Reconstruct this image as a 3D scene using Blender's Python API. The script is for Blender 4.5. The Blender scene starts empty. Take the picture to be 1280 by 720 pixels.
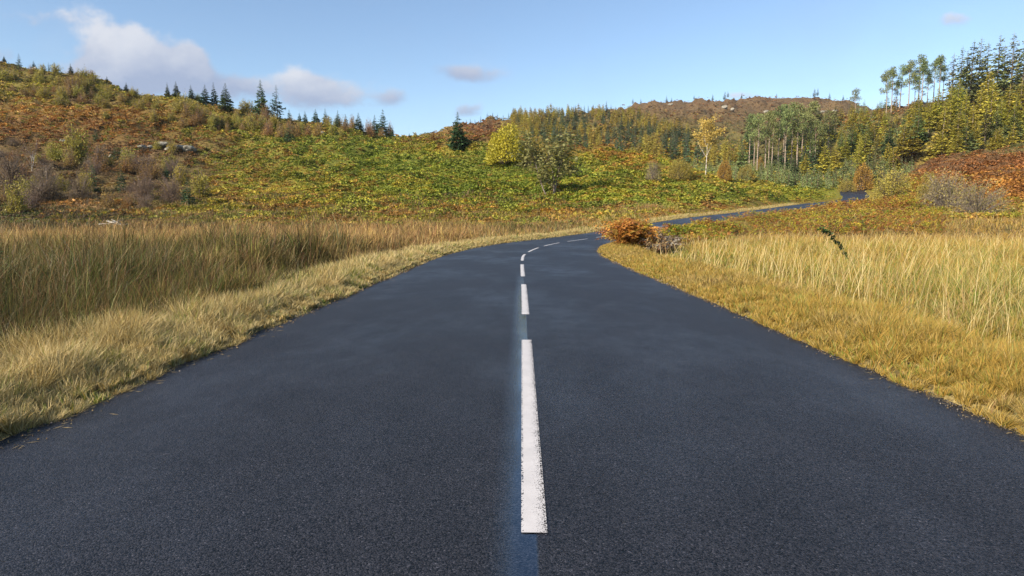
import bpy, math, random
import numpy as np
from mathutils import Matrix, Vector

# ------------------------------------------------------------------ camera, light, exposure
SC = bpy.context.scene
COL = SC.collection
F, CX, CY = 790.0, 640.0, 360.0           # focal length and centre, in pixels of the 1280x720 photograph
CAMH = 1.23
PITCH = math.atan(82 / F)                 # horizon row
YAW = math.atan(12 / F)                   # the road's direction is a little right of centre
cam_d = bpy.data.cameras.new('camera'); cam = bpy.data.objects.new('camera', cam_d); COL.objects.link(cam)
cam_d.sensor_width = 36.0; cam_d.lens = 36.0 * F / 1280.0
cam_d.clip_start = 0.05; cam_d.clip_end = 20000
cam.location = (0, 0, CAMH)
cam.rotation_euler = (math.radians(90) - PITCH, 0, YAW)
SC.camera = cam
ROT = np.array(Matrix.Rotation(YAW, 3, 'Z') @ Matrix.Rotation(math.radians(90) - PITCH, 3, 'X'))

SUN_EL, SUN_AZ = math.radians(29), math.radians(-130)   # azimuth clockwise from +Y
w = bpy.data.worlds.new('World'); SC.world = w; w.use_nodes = True
sun_d = bpy.data.lights.new('sun', 'SUN'); sun = bpy.data.objects.new('sun', sun_d); COL.objects.link(sun)
sun_d.energy = 5.0; sun_d.angle = math.radians(0.55); sun_d.color = (1.0, 0.87, 0.70)
sv = Vector((math.sin(SUN_AZ) * math.cos(SUN_EL), math.cos(SUN_AZ) * math.cos(SUN_EL), math.sin(SUN_EL)))
sun.rotation_euler = sv.to_track_quat('Z', 'Y').to_euler()
SC.view_settings.view_transform = 'Standard'; SC.view_settings.look = 'None'
SC.view_settings.gamma = 1.0; SC.view_settings.exposure = 0.93
SC.cycles.max_bounces = 6; SC.cycles.diffuse_bounces = 3; SC.cycles.transmission_bounces = 3
SC.cycles.transparent_max_bounces = 6; SC.cycles.glossy_bounces = 2; SC.cycles.use_denoising = True
SKY_STRENGTH = 0.102

def ray(u, v):
    """world direction of a photograph pixel"""
    d = np.stack([(np.asarray(u, float) - CX) / F, -(np.asarray(v, float) - CY) / F, -np.ones_like(np.asarray(u, float) + np.asarray(v, float))], -1)
    return d @ ROT.T
def project(P):
    q = (P - np.array([0, 0, CAMH])) @ ROT
    z = np.minimum(q[..., 2], -1e-3)
    return CX + F * q[..., 0] / -z, CY - F * q[..., 1] / -z

# sky: Nishita with broken cloud, laid out by direction
nt = w.node_tree; N = nt.nodes; L = nt.links
for n in list(N): N.remove(n)
def nd(t, **k):
    n = N.new(t)
    for a, b in k.items(): setattr(n, a, b)
    return n
out = nd('ShaderNodeOutputWorld'); bg = nd('ShaderNodeBackground'); L.new(bg.outputs[0], out.inputs[0])
sky = nd('ShaderNodeTexSky', sky_type='NISHITA', sun_disc=False, sun_elevation=SUN_EL, sun_rotation=SUN_AZ, air_density=1.0, dust_density=0.6, ozone_density=2.2, altitude=100)
bg.inputs[1].default_value = SKY_STRENGTH
tc = nd('ShaderNodeTexCoord'); sep = nd('ShaderNodeSeparateXYZ'); L.new(tc.outputs['Generated'], sep.inputs[0])
def mt(op, a, b=None, c=None, clamp=False):
    n = nd('ShaderNodeMath', operation=op, use_clamp=clamp)
    for i, x in enumerate((a, b, c)):
        if x is None: continue
        if isinstance(x, (int, float)): n.inputs[i].default_value = x
        else: L.new(x, n.inputs[i])
    return n.outputs[0]
ysafe = mt('MAXIMUM', sep.outputs[1], 0.02)
su = mt('DIVIDE', sep.outputs[0], ysafe); sw = mt('DIVIDE', sep.outputs[2], ysafe)
cmb = nd('ShaderNodeCombineXYZ'); L.new(su, cmb.inputs[0]); L.new(sw, cmb.inputs[1])
def noise(scale, detail, rough, off=0.0, sc=(1, 1, 1)):
    mp = nd('ShaderNodeMapping'); mp.inputs['Location'].default_value = (off, off * 0.7, off); mp.inputs['Scale'].default_value = sc
    L.new(cmb.outputs[0], mp.inputs[0])
    n = nd('ShaderNodeTexNoise'); n.inputs['Scale'].default_value = scale; n.inputs['Detail'].default_value = detail; n.inputs['Roughness'].default_value = rough
    L.new(mp.outputs[0], n.inputs['Vector']); return n.outputs['Fac']
n1 = noise(9, 8, 0.58, 1.3, (1, 1.6, 1)); n2 = noise(26, 6, 0.6, 7.7); n3 = noise(5, 4, 0.5, 3.1)
blobs = [(138, 64, 52, 36, 1.2, .95), (182, 88, 66, 38, 1.1, .55), (238, 72, 24, 22, 1.2, .95), (125, 100, 60, 22, .8, .25), (255, 104, 56, 20, .75, .25), (300, 112, 40, 14, .45, .3), (383, 102, 40, 18, 1.1, .9), (392, 124, 56, 18, .65, .3),
         (585, 92, 34, 13, .8, .45), (584, 138, 26, 12, .75, .4), (492, 122, 28, 13, .7, .35), (1190, 22, 26, 10, .75, .95), (545, 86, 30, 14, .4, .35), (930, 118, 34, 5, .5, .9),
         (10, 66, 40, 16, .38, .4), (60, 22, 90, 14, .30, .5)]
dens = None; lit = None
for (u0, v0, ru, rv, a, b) in blobs:
    d = ray(u0, v0); uu, ww = d[0] / d[1], d[2] / d[1]
    dx = mt('MULTIPLY', mt('SUBTRACT', su, float(uu)), F / ru); dy = mt('MULTIPLY', mt('SUBTRACT', sw, float(ww)), F / rv)
    r2 = mt('ADD', mt('MULTIPLY', dx, dx), mt('MULTIPLY', dy, dy))
    g = mt('MULTIPLY', mt('EXPONENT', mt('MULTIPLY', r2, -1.0)), a)
    dens = g if dens is None else mt('ADD', dens, g)
    hi = mt('MULTIPLY', g, mt('ADD', mt('MULTIPLY_ADD', dy, 0.45, b - 0.2), mt('MULTIPLY', dx, -0.10)))  # cloud self-shading painted in: lit tops, greyer undersides
    lit = hi if lit is None else mt('ADD', lit, hi)
nn = mt('ADD', mt('MULTIPLY', n1, 1.05), mt('MULTIPLY', n2, 0.35))           # about 0.7
shape = mt('ADD', dens, mt('MULTIPLY', mt('SUBTRACT', nn, 0.72), 1.9))
cov = nd('ShaderNodeMapRange', interpolation_type='SMOOTHSTEP'); cov.inputs[1].default_value = 0.26; cov.inputs[2].default_value = 0.86; cov.inputs[3].default_value = 0; cov.inputs[4].default_value = 0.9
L.new(shape, cov.inputs[0])
gate = mt('MINIMUM', mt('MULTIPLY', dens, 4.0), 1.0)
thin = mt('MULTIPLY', mt('MAXIMUM', mt('SUBTRACT', n3, 0.52), 0.0), 0.55)
front = mt('GREATER_THAN', sep.outputs[1], 0.05)
cf = mt('MULTIPLY', mt('ADD', mt('MULTIPLY', cov.outputs[0], gate), thin), front, clamp=True)
lm = nd('ShaderNodeMapRange'); lm.inputs[1].default_value = 0.0; lm.inputs[2].default_value = 1.0
L.new(mt('ADD', mt('DIVIDE', lit, mt('MAXIMUM', dens, .15)), mt('MULTIPLY', mt('SUBTRACT', nn, .72), 1.5)), lm.inputs[0])
ccol = nd('ShaderNodeMix', data_type='RGBA'); ccol.inputs['A'].default_value = (2.0, 2.35, 3.25, 1); ccol.inputs['B'].default_value = (3.9, 4.0, 4.35, 1)
L.new(lm.outputs[0], ccol.inputs['Factor'])
mx = nd('ShaderNodeMix', data_type='RGBA'); L.new(cf, mx.inputs['Factor']); L.new(sky.outputs[0], mx.inputs['A']); L.new(ccol.outputs['Result'], mx.inputs['B'])
L.new(mx.outputs['Result'], bg.inputs[0])

# ------------------------------------------------------------------ small numpy toolkit
rng = np.random.default_rng(7)
def _hash(ix, iy, seed):
    h = (ix.astype(np.int64) * 374761393 + iy.astype(np.int64) * 668265263 + seed * 974711) & 0xffffffff
    h = ((h ^ (h >> 13)) * 1274126177) & 0xffffffff
    return ((h ^ (h >> 16)) & 0xffff) / 65535.0
def vnoise(x, y, seed=0):
    x = np.asarray(x, float); y = np.asarray(y, float)
    ix, iy = np.floor(x), np.floor(y); fx, fy = x - ix, y - iy
    fx = fx * fx * (3 - 2 * fx); fy = fy * fy * (3 - 2 * fy); ix = ix.astype(np.int64); iy = iy.astype(np.int64)
    a, b, c, d = _hash(ix, iy, seed), _hash(ix + 1, iy, seed), _hash(ix, iy + 1, seed), _hash(ix + 1, iy + 1, seed)
    return (a + (b - a) * fx) * (1 - fy) + (c + (d - c) * fx) * fy
def fbm(x, y, seed=0, o=4):
    s = 0; a = 0.5; t = 0
    for k in range(o):
        s = s + a * vnoise(x * 2 ** k, y * 2 ** k, seed + k * 17); t += a; a *= 0.55
    return s / t
def sstep(a, b, x):
    t = np.clip((x - a) / (b - a), 0, 1); return t * t * (3 - 2 * t)

def mesh_obj(name, V, Fc, mat, colors=None, parent=None, smooth=False, mat_idx=None):
    """V (n,3); Fc array (m,3) or (m,4) or list of such arrays"""
    me = bpy.data.meshes.new(name)
    if not isinstance(Fc, list): Fc = [Fc]
    Fc = [f for f in Fc if len(f)]
    nl = sum(f.size for f in Fc); nf = sum(len(f) for f in Fc)
    me.vertices.add(len(V)); me.vertices.foreach_set('co', np.ascontiguousarray(V, np.float32).ravel())
    me.loops.add(nl); me.loops.foreach_set('vertex_index', np.concatenate([f.ravel() for f in Fc]).astype(np.int32))
    me.polygons.add(nf)
    tot = np.concatenate([np.full(len(f), f.shape[1], np.int32) for f in Fc])
    st = np.concatenate([[0], np.cumsum(tot)[:-1]]).astype(np.int32)
    me.polygons.foreach_set('loop_start', st)
    try: me.polygons.foreach_set('loop_total', tot)
    except Exception: pass
    if mat_idx is not None: me.polygons.foreach_set('material_index', mat_idx.astype(np.int32))
    me.update(calc_edges=True)
    if colors is not None:
        at = me.color_attributes.new('col', 'FLOAT_COLOR', 'POINT')
        c4 = np.ones((len(V), 4), np.float32); c4[:, :3] = colors
        at.data.foreach_set('color', c4.ravel())
    if smooth: me.polygons.foreach_set('use_smooth', np.ones(nf, bool))
    for m in (mat if isinstance(mat, (list, tuple)) else [mat]): me.materials.append(m)
    o = bpy.data.objects.new(name, me); COL.objects.link(o)
    if parent: o.parent = parent
    return o
def tag(o, label=None, cat=None, group=None, kind=None):
    if label: o['label'] = label
    if cat: o['category'] = cat
    if group: o['group'] = group
    if kind: o['kind'] = kind
    return o

# ------------------------------------------------------------------ materials
def new_mat(name):
    m = bpy.data.materials.new(name); m.use_nodes = True; t = m.node_tree
    for n in list(t.nodes): t.nodes.remove(n)
    return m, t
def leaf_mat(name, trans=0.3, rough=0.55, vary=0.0, tint=None, spec=0.25):
    m, t = new_mat(name); n = t.nodes; l = t.links
    o = n.new('ShaderNodeOutputMaterial'); b = n.new('ShaderNodeBsdfPrincipled'); b.inputs['Roughness'].default_value = rough
    b.inputs['Specular IOR Level'].default_value = spec
    tr = n.new('ShaderNodeBsdfTranslucent'); mix = n.new('ShaderNodeMixShader'); mix.inputs[0].default_value = trans
    a = n.new('ShaderNodeAttribute'); a.attribute_name = 'col'; c = a.outputs['Color']
    if vary:
        oi = n.new('ShaderNodeObjectInfo'); h = n.new('ShaderNodeHueSaturation')
        r1 = n.new('ShaderNodeMapRange'); r1.inputs[3].default_value = 0.5 - 0.035 * vary; r1.inputs[4].default_value = 0.5 + 0.035 * vary
        r2 = n.new('ShaderNodeMapRange'); r2.inputs[3].default_value = 1 - 0.3 * vary; r2.inputs[4].default_value = 1 + 0.3 * vary
        mm = n.new('ShaderNodeMath'); mm.operation = 'MULTIPLY'; mm.inputs[1].default_value = 7.13
        fr = n.new('ShaderNodeMath'); fr.operation = 'FRACT'
        l.new(oi.outputs['Random'], r1.inputs[0]); l.new(oi.outputs['Random'], mm.inputs[0]); l.new(mm.outputs[0], fr.inputs[0]); l.new(fr.outputs[0], r2.inputs[0])
        l.new(r1.outputs[0], h.inputs['Hue']); l.new(r2.outputs[0], h.inputs['Value']); l.new(c, h.inputs['Color']); c = h.outputs['Color']
    l.new(c, b.inputs['Base Color']); l.new(c, tr.inputs['Color'])
    l.new(b.outputs[0], mix.inputs[1]); l.new(tr.outputs[0], mix.inputs[2]); l.new(mix.outputs[0], o.inputs[0])
    return m
M_GRASS = leaf_mat('grass_blades', 0.3, 0.5)
M_BRACKEN = leaf_mat('bracken_fronds', 0.25, 0.6, spec=0.15)
M_NEEDLE = leaf_mat('needles', 0.12, 0.6, 1.0, spec=0.15)
M_LEAF = leaf_mat('leaves', 0.3, 0.5, 0.45, spec=0.2); M_LEAF_ONE = leaf_mat('single_tree_leaves', 0.3, 0.5, spec=0.2)

def bark_mat(name, c1, c2, scale, c3=None):
    m, t = new_mat(name); n = t.nodes; l = t.links
    o = n.new('ShaderNodeOutputMaterial'); b = n.new('ShaderNodeBsdfPrincipled'); b.inputs['Roughness'].default_value = 0.85
    tc = n.new('ShaderNodeTexCoord'); mp = n.new('ShaderNodeMapping'); mp.inputs['Scale'].default_value = (1, 1, 2.5)
    ns = n.new('ShaderNodeTexNoise'); ns.inputs['Scale'].default_value = scale; ns.inputs['Detail'].default_value = 6
    r = n.new('ShaderNodeValToRGB'); r.color_ramp.elements[0].color = (*c1, 1); r.color_ramp.elements[1].color = (*c2, 1)
    r.color_ramp.elements[0].position = .38; r.color_ramp.elements[1].position = .6
    bp = n.new('ShaderNodeBump'); bp.inputs['Strength'].default_value = .5; bp.inputs['Distance'].default_value = .03
    l.new(tc.outputs['Object'], mp.inputs[0]); l.new(mp.outputs[0], ns.inputs['Vector']); l.new(ns.outputs['Fac'], r.inputs[0]); l.new(r.outputs[0], b.inputs['Base Color'])
    l.new(ns.outputs['Fac'], bp.inputs['Height']); l.new(bp.outputs[0], b.inputs['Normal']); l.new(b.outputs[0], o.inputs[0])
    return m
M_BARK = bark_mat('conifer_bark', (.06, .045, .035), (.17, .125, .095), 3)
M_PINEBARK = bark_mat('pine_bark', (.13, .10, .075), (.33, .26, .20), 3)
M_BIRCHBARK = bark_mat('birch_bark', (.16, .14, .12), (.62, .58, .52), 3)
M_TWIG = bark_mat('twig_bark', (.10, .075, .065), (.25, .20, .18), 6)
M_ROCK = bark_mat('lichened_rock', (.09, .085, .065), (.30, .28, .23), 1.1)
M_DEADWOOD = bark_mat('bleached_wood', (.32, .29, .25), (.6, .56, .5), 8)

def ground_mat():
    m, t = new_mat('turf_and_litter'); n = t.nodes; l = t.links
    o = n.new('ShaderNodeOutputMaterial'); b = n.new('ShaderNodeBsdfPrincipled'); b.inputs['Roughness'].default_value = 0.95
    b.inputs['Specular IOR Level'].default_value = 0.1
    a = n.new('ShaderNodeAttribute'); a.attribute_name = 'col'
    tc = n.new('ShaderNodeTexCoord')
    n1 = n.new('ShaderNodeTexNoise'); n1.inputs['Scale'].default_value = 1.3; n1.inputs['Detail'].default_value = 10; n1.inputs['Roughness'].default_value = .7
    n2 = n.new('ShaderNodeTexNoise'); n2.inputs['Scale'].default_value = 14; n2.inputs['Detail'].default_value = 6
    l.new(tc.outputs['Object'], n1.inputs['Vector']); l.new(tc.outputs['Object'], n2.inputs['Vector'])
    r = n.new('ShaderNodeMapRange'); r.inputs[1].default_value = .3; r.inputs[2].default_value = .7; r.inputs[3].default_value = .5; r.inputs[4].default_value = 1.5
    r2 = n.new('ShaderNodeMapRange'); r2.inputs[1].default_value = .3; r2.inputs[2].default_value = .7; r2.inputs[3].default_value = .65; r2.inputs[4].default_value = 1.35
    l.new(n1.outputs['Fac'], r.inputs[0]); l.new(n2.outputs['Fac'], r2.inputs[0])
    mm = n.new('ShaderNodeMath'); mm.operation = 'MULTIPLY'; l.new(r.outputs[0], mm.inputs[0]); l.new(r2.outputs[0], mm.inputs[1])
    v = n.new('ShaderNodeVectorMath'); v.operation = 'SCALE'; l.new(a.outputs['Color'], v.inputs[0]); l.new(mm.outputs[0], v.inputs['Scale'])
    bp = n.new('ShaderNodeBump'); bp.inputs['Strength'].default_value = .8; bp.inputs['Distance'].default_value = .08
    l.new(n2.outputs['Fac'], bp.inputs['Height']); l.new(bp.outputs[0], b.inputs['Normal'])
    l.new(v.outputs[0], b.inputs['Base Color']); l.new(b.outputs[0], o.inputs[0])
    return m
M_GROUND = ground_mat()

def road_mat(paint=False):
    m, t = new_mat('road_paint' if paint else 'wet_asphalt'); n = t.nodes; l = t.links
    o = n.new('ShaderNodeOutputMaterial'); b = n.new('ShaderNodeBsdfPrincipled')
    tc = n.new('ShaderNodeTexCoord'); P = tc.outputs['Object']
    def mth(op, a, b_=None, c=None, cl=False):
        k = n.new('ShaderNodeMath'); k.operation = op; k.use_clamp = cl
        for i, x in enumerate((a, b_, c)):
            if x is None: continue
            if isinstance(x, (int, float)): k.inputs[i].default_value = x
            else: l.new(x, k.inputs[i])
        return k.outputs[0]
    def nz(scale, det=4, ro=.6, sc=(1, 1, 1)):
        mp = n.new('ShaderNodeMapping'); mp.inputs['Scale'].default_value = sc; l.new(P, mp.inputs[0])
        k = n.new('ShaderNodeTexNoise'); k.inputs['Scale'].default_value = scale; k.inputs['Detail'].default_value = det; k.inputs['Roughness'].default_value = ro
        l.new(mp.outputs[0], k.inputs['Vector']); return k.outputs['Fac']
    def mr(x, a, c, d, e, sm=False):
        k = n.new('ShaderNodeMapRange'); k.inputs[1].default_value = a; k.inputs[2].default_value = c; k.inputs[3].default_value = d; k.inputs[4].default_value = e
        if sm: k.interpolation_type = 'SMOOTHSTEP'
        l.new(x, k.inputs[0]); return k.outputs[0]
    vo = n.new('ShaderNodeTexVoronoi'); vo.inputs['Scale'].default_value = 150; l.new(P, vo.inputs['Vector'])
    vo2 = n.new('ShaderNodeTexVoronoi'); vo2.inputs['Scale'].default_value = 260; l.new(P, vo2.inputs['Vector'])
    fine = nz(75, 5, .7)
    if not paint:
        off = n.new('ShaderNodeAttribute'); off.attribute_name = 'off'; x = off.outputs['Fac']   # metres right of the centre line
        # stones: each voronoi cell its own tone
        sepc = n.new('ShaderNodeSeparateColor'); l.new(vo.outputs['Color'], sepc.inputs[0])
        stone = sepc.outputs[0]
        tone = mth('MULTIPLY', mr(stone, 0, 1, .1, 2.4), mr(fine, .3, .7, .7, 1.3))
        bright = mr(sepc.outputs[1], .955, 1, 0, 3.2)
        big = nz(.35, 5, .6, (1, .5, 1)); mid = nz(2.2, 6, .65, (1, .6, 1))
        tone = mth('MULTIPLY', mth('ADD', tone, bright), mr(mid, .3, .7, .82, 1.18))
        # polished bitumen seam along the centre: soft to the left, sharp on the right
        wob = mth('MULTIPLY', mth('SUBTRACT', nz(1.5, 2), .5), .02)
        xs = mth('ADD', x, wob)
        seam = mth('MULTIPLY', mr(xs, -.15, .02, 0, 1, True), mr(xs, .055, .068, 1, 0))
        seam = mth('MULTIPLY', seam, mr(mid, .3, .6, .75, 1))
        sy = n.new('ShaderNodeSeparateXYZ'); l.new(P, sy.inputs[0]); seam = mth('MULTIPLY', seam, mr(sy.outputs[1], 9, 17, 1, 0, True))
        cr = n.new('ShaderNodeMix'); cr.data_type = 'RGBA'; cr.inputs['A'].default_value = (.0142, .0142, .0170, 1); cr.inputs['B'].default_value = (.009, .011, .015, 1)
        l.new(seam, cr.inputs['Factor'])
        sc = n.new('ShaderNodeVectorMath'); sc.operation = 'SCALE'; l.new(cr.outputs['Result'], sc.inputs[0]); l.new(tone, sc.inputs['Scale'])
        l.new(sc.outputs[0], b.inputs['Base Color'])
        # damp polish in the wheel tracks and patches
        patch = mth('MULTIPLY', mr(big, .42, .62, 0, 1, True), mr(mid, .35, .62, .3, 1))
        wet = mth('ADD', mth('MULTIPLY', patch, .55), .25)
        rough = mth('SUBTRACT', .58, mth('MULTIPLY', wet, .22))
        rough = mth('ADD', mth('MULTIPLY', rough, mth('SUBTRACT', 1, seam)), mth('MULTIPLY', seam, .10))
        l.new(rough, b.inputs['Roughness']); l.new(mth('MULTIPLY_ADD', seam, 1.0, mth('MULTIPLY_ADD', patch, .24, .27)), b.inputs['Specular IOR Level']); b.inputs['Specular Tint'].default_value = (.56, .78, 1, 1)
        bp = n.new('ShaderNodeBump'); bp.inputs['Distance'].default_value = .005
        l.new(mth('MULTIPLY', mth('SUBTRACT', .66, mth('MULTIPLY', seam, .65)), mr(sy.outputs[1], 5, 40, 1, .3)), bp.inputs['Strength'])
        hgt = mth('ADD', mth('MULTIPLY', vo.outputs['Distance'], -1), mth('MULTIPLY', fine, .6))
        l.new(hgt, bp.inputs['Height']); l.new(bp.outputs[0], b.inputs['Normal'])
        l.new(b.outputs[0], o.inputs[0])
    else:
        off = n.new('ShaderNodeAttribute'); off.attribute_name = 'off'; x = off.outputs['Fac']
        wear = mth('ADD', mr(x, -.012, .045, 0, .26), mr(nz(6, 4), .35, .7, -.03, .06))
        pit = mth('LESS_THAN', mth('ADD', mth('MULTIPLY', vo.outputs['Distance'], .55), mth('MULTIPLY', nz(130, 3, .6), .5)), mth('ADD', wear, .235))
        nse = mr(nz(5, 6, .7), .3, .7, .86, 1.08)
        c = n.new('ShaderNodeMix'); c.data_type = 'RGBA'; c.inputs['A'].default_value = (.52, .50, .49, 1); c.inputs['B'].default_value = (.15, .14, .13, 1)
        l.new(pit, c.inputs['Factor'])
        c0 = n.new('ShaderNodeVectorMath'); c0.operation = 'SCALE'; l.new(c.outputs['Result'], c0.inputs[0]); l.new(nse, c0.inputs['Scale'])
        l.new(c0.outputs[0], b.inputs['Base Color']); b.inputs['Roughness'].default_value = .5
        bp = n.new('ShaderNodeBump'); bp.inputs['Distance'].default_value = .004; bp.inputs['Strength'].default_value = .6
        l.new(mth('SUBTRACT', 1, pit), bp.inputs['Height']); l.new(bp.outputs[0], b.inputs['Normal'])
        tp = n.new('ShaderNodeBsdfTransparent'); ms = n.new('ShaderNodeMixShader')
        # chipped edges really are holes in the paint film
        edge = mth('MULTIPLY', mth('GREATER_THAN', mth('ABSOLUTE', x), .042), mth('LESS_THAN', fine, .46))
        hole = mth('MAXIMUM', edge, mth('MULTIPLY', pit, mth('LESS_THAN', vo2.outputs['Distance'], .36)))
        l.new(hole, ms.inputs[0]); l.new(b.outputs[0], ms.inputs[1]); l.new(tp.outputs[0], ms.inputs[2]); l.new(ms.outputs[0], o.inputs[0])
    return m
M_ROAD = road_mat(); M_PAINT = road_mat(True)

# ------------------------------------------------------------------ road centre line
CL = np.array([(0, -60, 0), (0, -30, 0), (0, 0, 0), (0, 10, 0), (-.03, 20, 0), (.12, 25, 0), (.85, 31, .02), (2.2, 36.6, .07), (4.6, 42.6, .17), (7.7, 48.8, .40), (12.6, 56.1, .95),
               (20.0, 65.4, 1.75), (32.5, 83.4, 2.75), (55.4, 118.2, 4.75), (73.6, 142, 6.4), (88.5, 172, 9.75), (104, 192, 10.6), (135, 215, 10.2), (190, 235, 9)], float)
def catmull(P, step=0.5):
    o = []
    for i in range(1, len(P) - 2):
        p0, p1, p2, p3 = P[i - 1], P[i], P[i + 1], P[i + 2]
        n = max(2, int(np.linalg.norm(p2 - p1) / step)); t = np.linspace(0, 1, n, endpoint=False)[:, None]
        o.append(.5 * ((2 * p1) + (-p0 + p2) * t + (2 * p0 - 5 * p1 + 4 * p2 - p3) * t ** 2 + (-p0 + 3 * p1 - 3 * p2 + p3) * t ** 3))
    o.append(P[-2][None]); return np.concatenate(o)
RC = catmull(CL)
dseg = np.linalg.norm(np.diff(RC, axis=0), axis=1); RS = np.concatenate([[0], np.cumsum(dseg)])
s_cam = RS[np.argmin(np.abs(RC[:, 1]) + np.abs(RC[:, 0]))]
RS = RS - s_cam
def road_at(s):
    p = np.stack([np.interp(s, RS, RC[:, k]) for k in range(3)], -1)
    q = np.stack([np.interp(np.asarray(s) + .6, RS, RC[:, k]) for k in range(3)], -1) - np.stack([np.interp(np.asarray(s) - .6, RS, RC[:, k]) for k in range(3)], -1)
    tn = q[..., :2] / np.linalg.norm(q[..., :2], axis=-1, keepdims=True)
    return p, tn, np.stack([tn[..., 1], -tn[..., 0]], -1)      # point, tangent, right-hand normal
SS = np.arange(-55, RS[-1] - 1, 0.8); RP, RT, RN = road_at(SS)
def road_dist(X, Y):
    """signed offset (right +), road height, arc length"""
    X = np.asarray(X, float).ravel(); Y = np.asarray(Y, float).ravel()
    d = np.full(X.shape, 1e3); z = np.zeros(X.shape); s = np.zeros(X.shape)
    m = (Y < 250) & (Y > -70) & (X < 230) & (X > -40); idx = np.where(m)[0]
    for c in range(0, len(idx), 20000):
        i = idx[c:c + 20000]
        dd = (X[i, None] - RP[None, :, 0]) ** 2 + (Y[i, None] - RP[None, :, 1]) ** 2
        k = dd.argmin(1)
        vx, vy = X[i] - RP[k, 0], Y[i] - RP[k, 1]
        along = vx * RT[k, 0] + vy * RT[k, 1]; lat = vx * RN[k, 0] + vy * RN[k, 1]
        ext = (np.abs(along) > 1.0)
        d[i] = np.where(ext, np.sign(lat + 1e-9) * np.hypot(vx, vy), lat)
        s[i] = SS[k] + along; z[i] = np.interp(s[i], RS, RC[:, 2])
    return d, z, s

# ------------------------------------------------------------------ terrain: height profiles along sight lines (depth, photo row)
COLS = {
 -250: [(70, 278), (100, 232), (140, 175), (185, 105), (230, 45), (260, 48), (330, 110), (600, 190), (1200, 200)],
 0: [(70, 279), (95, 240), (135, 185), (180, 130), (225, 84), (255, 84), (320, 130), (600, 190), (1200, 200)],
 60: [(70, 279), (95, 240), (135, 190), (180, 136), (225, 92), (255, 93), (320, 130), (600, 190), (1200, 200)],
 120: [(70, 280), (95, 243), (135, 195), (180, 143), (225, 103), (255, 106), (320, 140), (600, 190), (1200, 200)],
 200: [(70, 280), (95, 245), (130, 205), (170, 165), (215, 127), (240, 130), (320, 160), (600, 200), (1200, 205)],
 300: [(70, 281), (95, 250), (130, 210), (170, 172), (212, 147), (240, 150), (320, 170), (600, 200), (1200, 205)],
 400: [(70, 281), (95, 250), (125, 215), (160, 182), (200, 161), (225, 163), (300, 180), (600, 200), (1200, 205)],
 490: [(70, 281), (95, 248), (120, 218), (150, 192), (180, 179), (200, 180), (300, 190), (500, 182), (700, 185), (1200, 200)],
 560: [(70, 282), (92, 250), (115, 222), (140, 195), (160, 176), (180, 177), (300, 190), (520, 165), (700, 172), (1200, 190)],
 620: [(70, 282), (92, 250), (115, 220), (140, 190), (155, 172), (175, 173), (280, 185), (520, 156), (700, 165), (1200, 190)],
 700: [(70, 282), (90, 252), (110, 226), (130, 202), (145, 188), (160, 190), (260, 200), (400, 175), (520, 150), (560, 148), (700, 155), (1200, 180)],
 760: [(53, 286), (62, 279), (80, 262), (100, 232), (120, 210), (135, 196), (150, 197), (240, 208), (380, 180), (520, 146), (560, 144), (750, 143), (850, 138), (1000, 150)],
 820: [(58, 280), (66, 273), (80, 258), (100, 236), (118, 218), (130, 208), (145, 211), (230, 215), (360, 190), (500, 150), (540, 145), (700, 142), (850, 131), (1000, 140)],
 900: [(55, 286), (65, 280), (76, 268), (85, 264), (95, 252), (110, 235), (122, 227), (135, 231), (170, 234), (220, 215), (300, 195), (420, 175), (560, 152), (700, 134), (850, 127), (1000, 135)],
 960: [(55, 285), (70, 276), (95, 261), (103, 258), (112, 247), (122, 236), (135, 240), (165, 238), (200, 225), (250, 205), (330, 180), (450, 168), (600, 152), (850, 125), (1000, 135)],
 1010: [(55, 285), (70, 272), (80, 269), (112, 259), (125, 254), (132, 246), (140, 245), (155, 247), (180, 238), (220, 225), (260, 205), (330, 172), (400, 168), (600, 155), (850, 125), (1000, 135)],
 1050: [(55, 283), (70, 268), (85, 267), (120, 260), (142, 251), (172, 240), (195, 238), (230, 220), (270, 195), (330, 155), (360, 150), (500, 160), (850, 127), (1000, 135)],
 1100: [(55, 281), (70, 268), (90, 261), (130, 250), (172, 240), (200, 228), (240, 200), (280, 165), (310, 142), (340, 140), (500, 160), (850, 150), (1000, 155)],
 1150: [(55, 280), (70, 270), (85, 258), (100, 232), (110, 222), (125, 223), (170, 226), (200, 205), (250, 165), (290, 135), (320, 132), (500, 160), (850, 165), (1000, 170)],
 1200: [(55, 279), (70, 270), (82, 258), (100, 220), (112, 204), (125, 204), (160, 212), (200, 200), (250, 160), (290, 125), (330, 120), (500, 150), (1000, 170)],
 1280: [(55, 278), (68, 268), (80, 252), (100, 208), (115, 192), (130, 192), (160, 200), (200, 195), (250, 150), (300, 105), (350, 100), (500, 140), (1000, 160)],
 1480: [(55, 276), (68, 266), (80, 248), (100, 195), (115, 175), (130, 175), (160, 185), (200, 175), (250, 130), (300, 85), (350, 80), (500, 130), (1000, 150)],
}
YG = np.exp(np.linspace(math.log(40), math.log(1300), 260))
TG = np.linspace(-1.15, 1.10, 451)
def col_heights(x, kn):
    ys = [40, 48]; hs = [0.0, 0.0]
    for (Y, v) in kn:
        d = ray(x, v); ys.append(Y); hs.append(CAMH + d[2] / d[1] * Y)
    ys.append(1300); hs.append(hs[-1])
    return np.interp(np.log(YG), np.log(ys), hs)
cx = sorted(COLS); ct = []
for x in cx:
    d = ray(x, 210); ct.append(d[0] / d[1])
HC = np.array([col_heights(x, COLS[x]) for x in cx])
HG = np.array([np.interp(TG, ct, HC[:, j]) for j in range(len(YG))]).T          # (T, Y)
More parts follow.
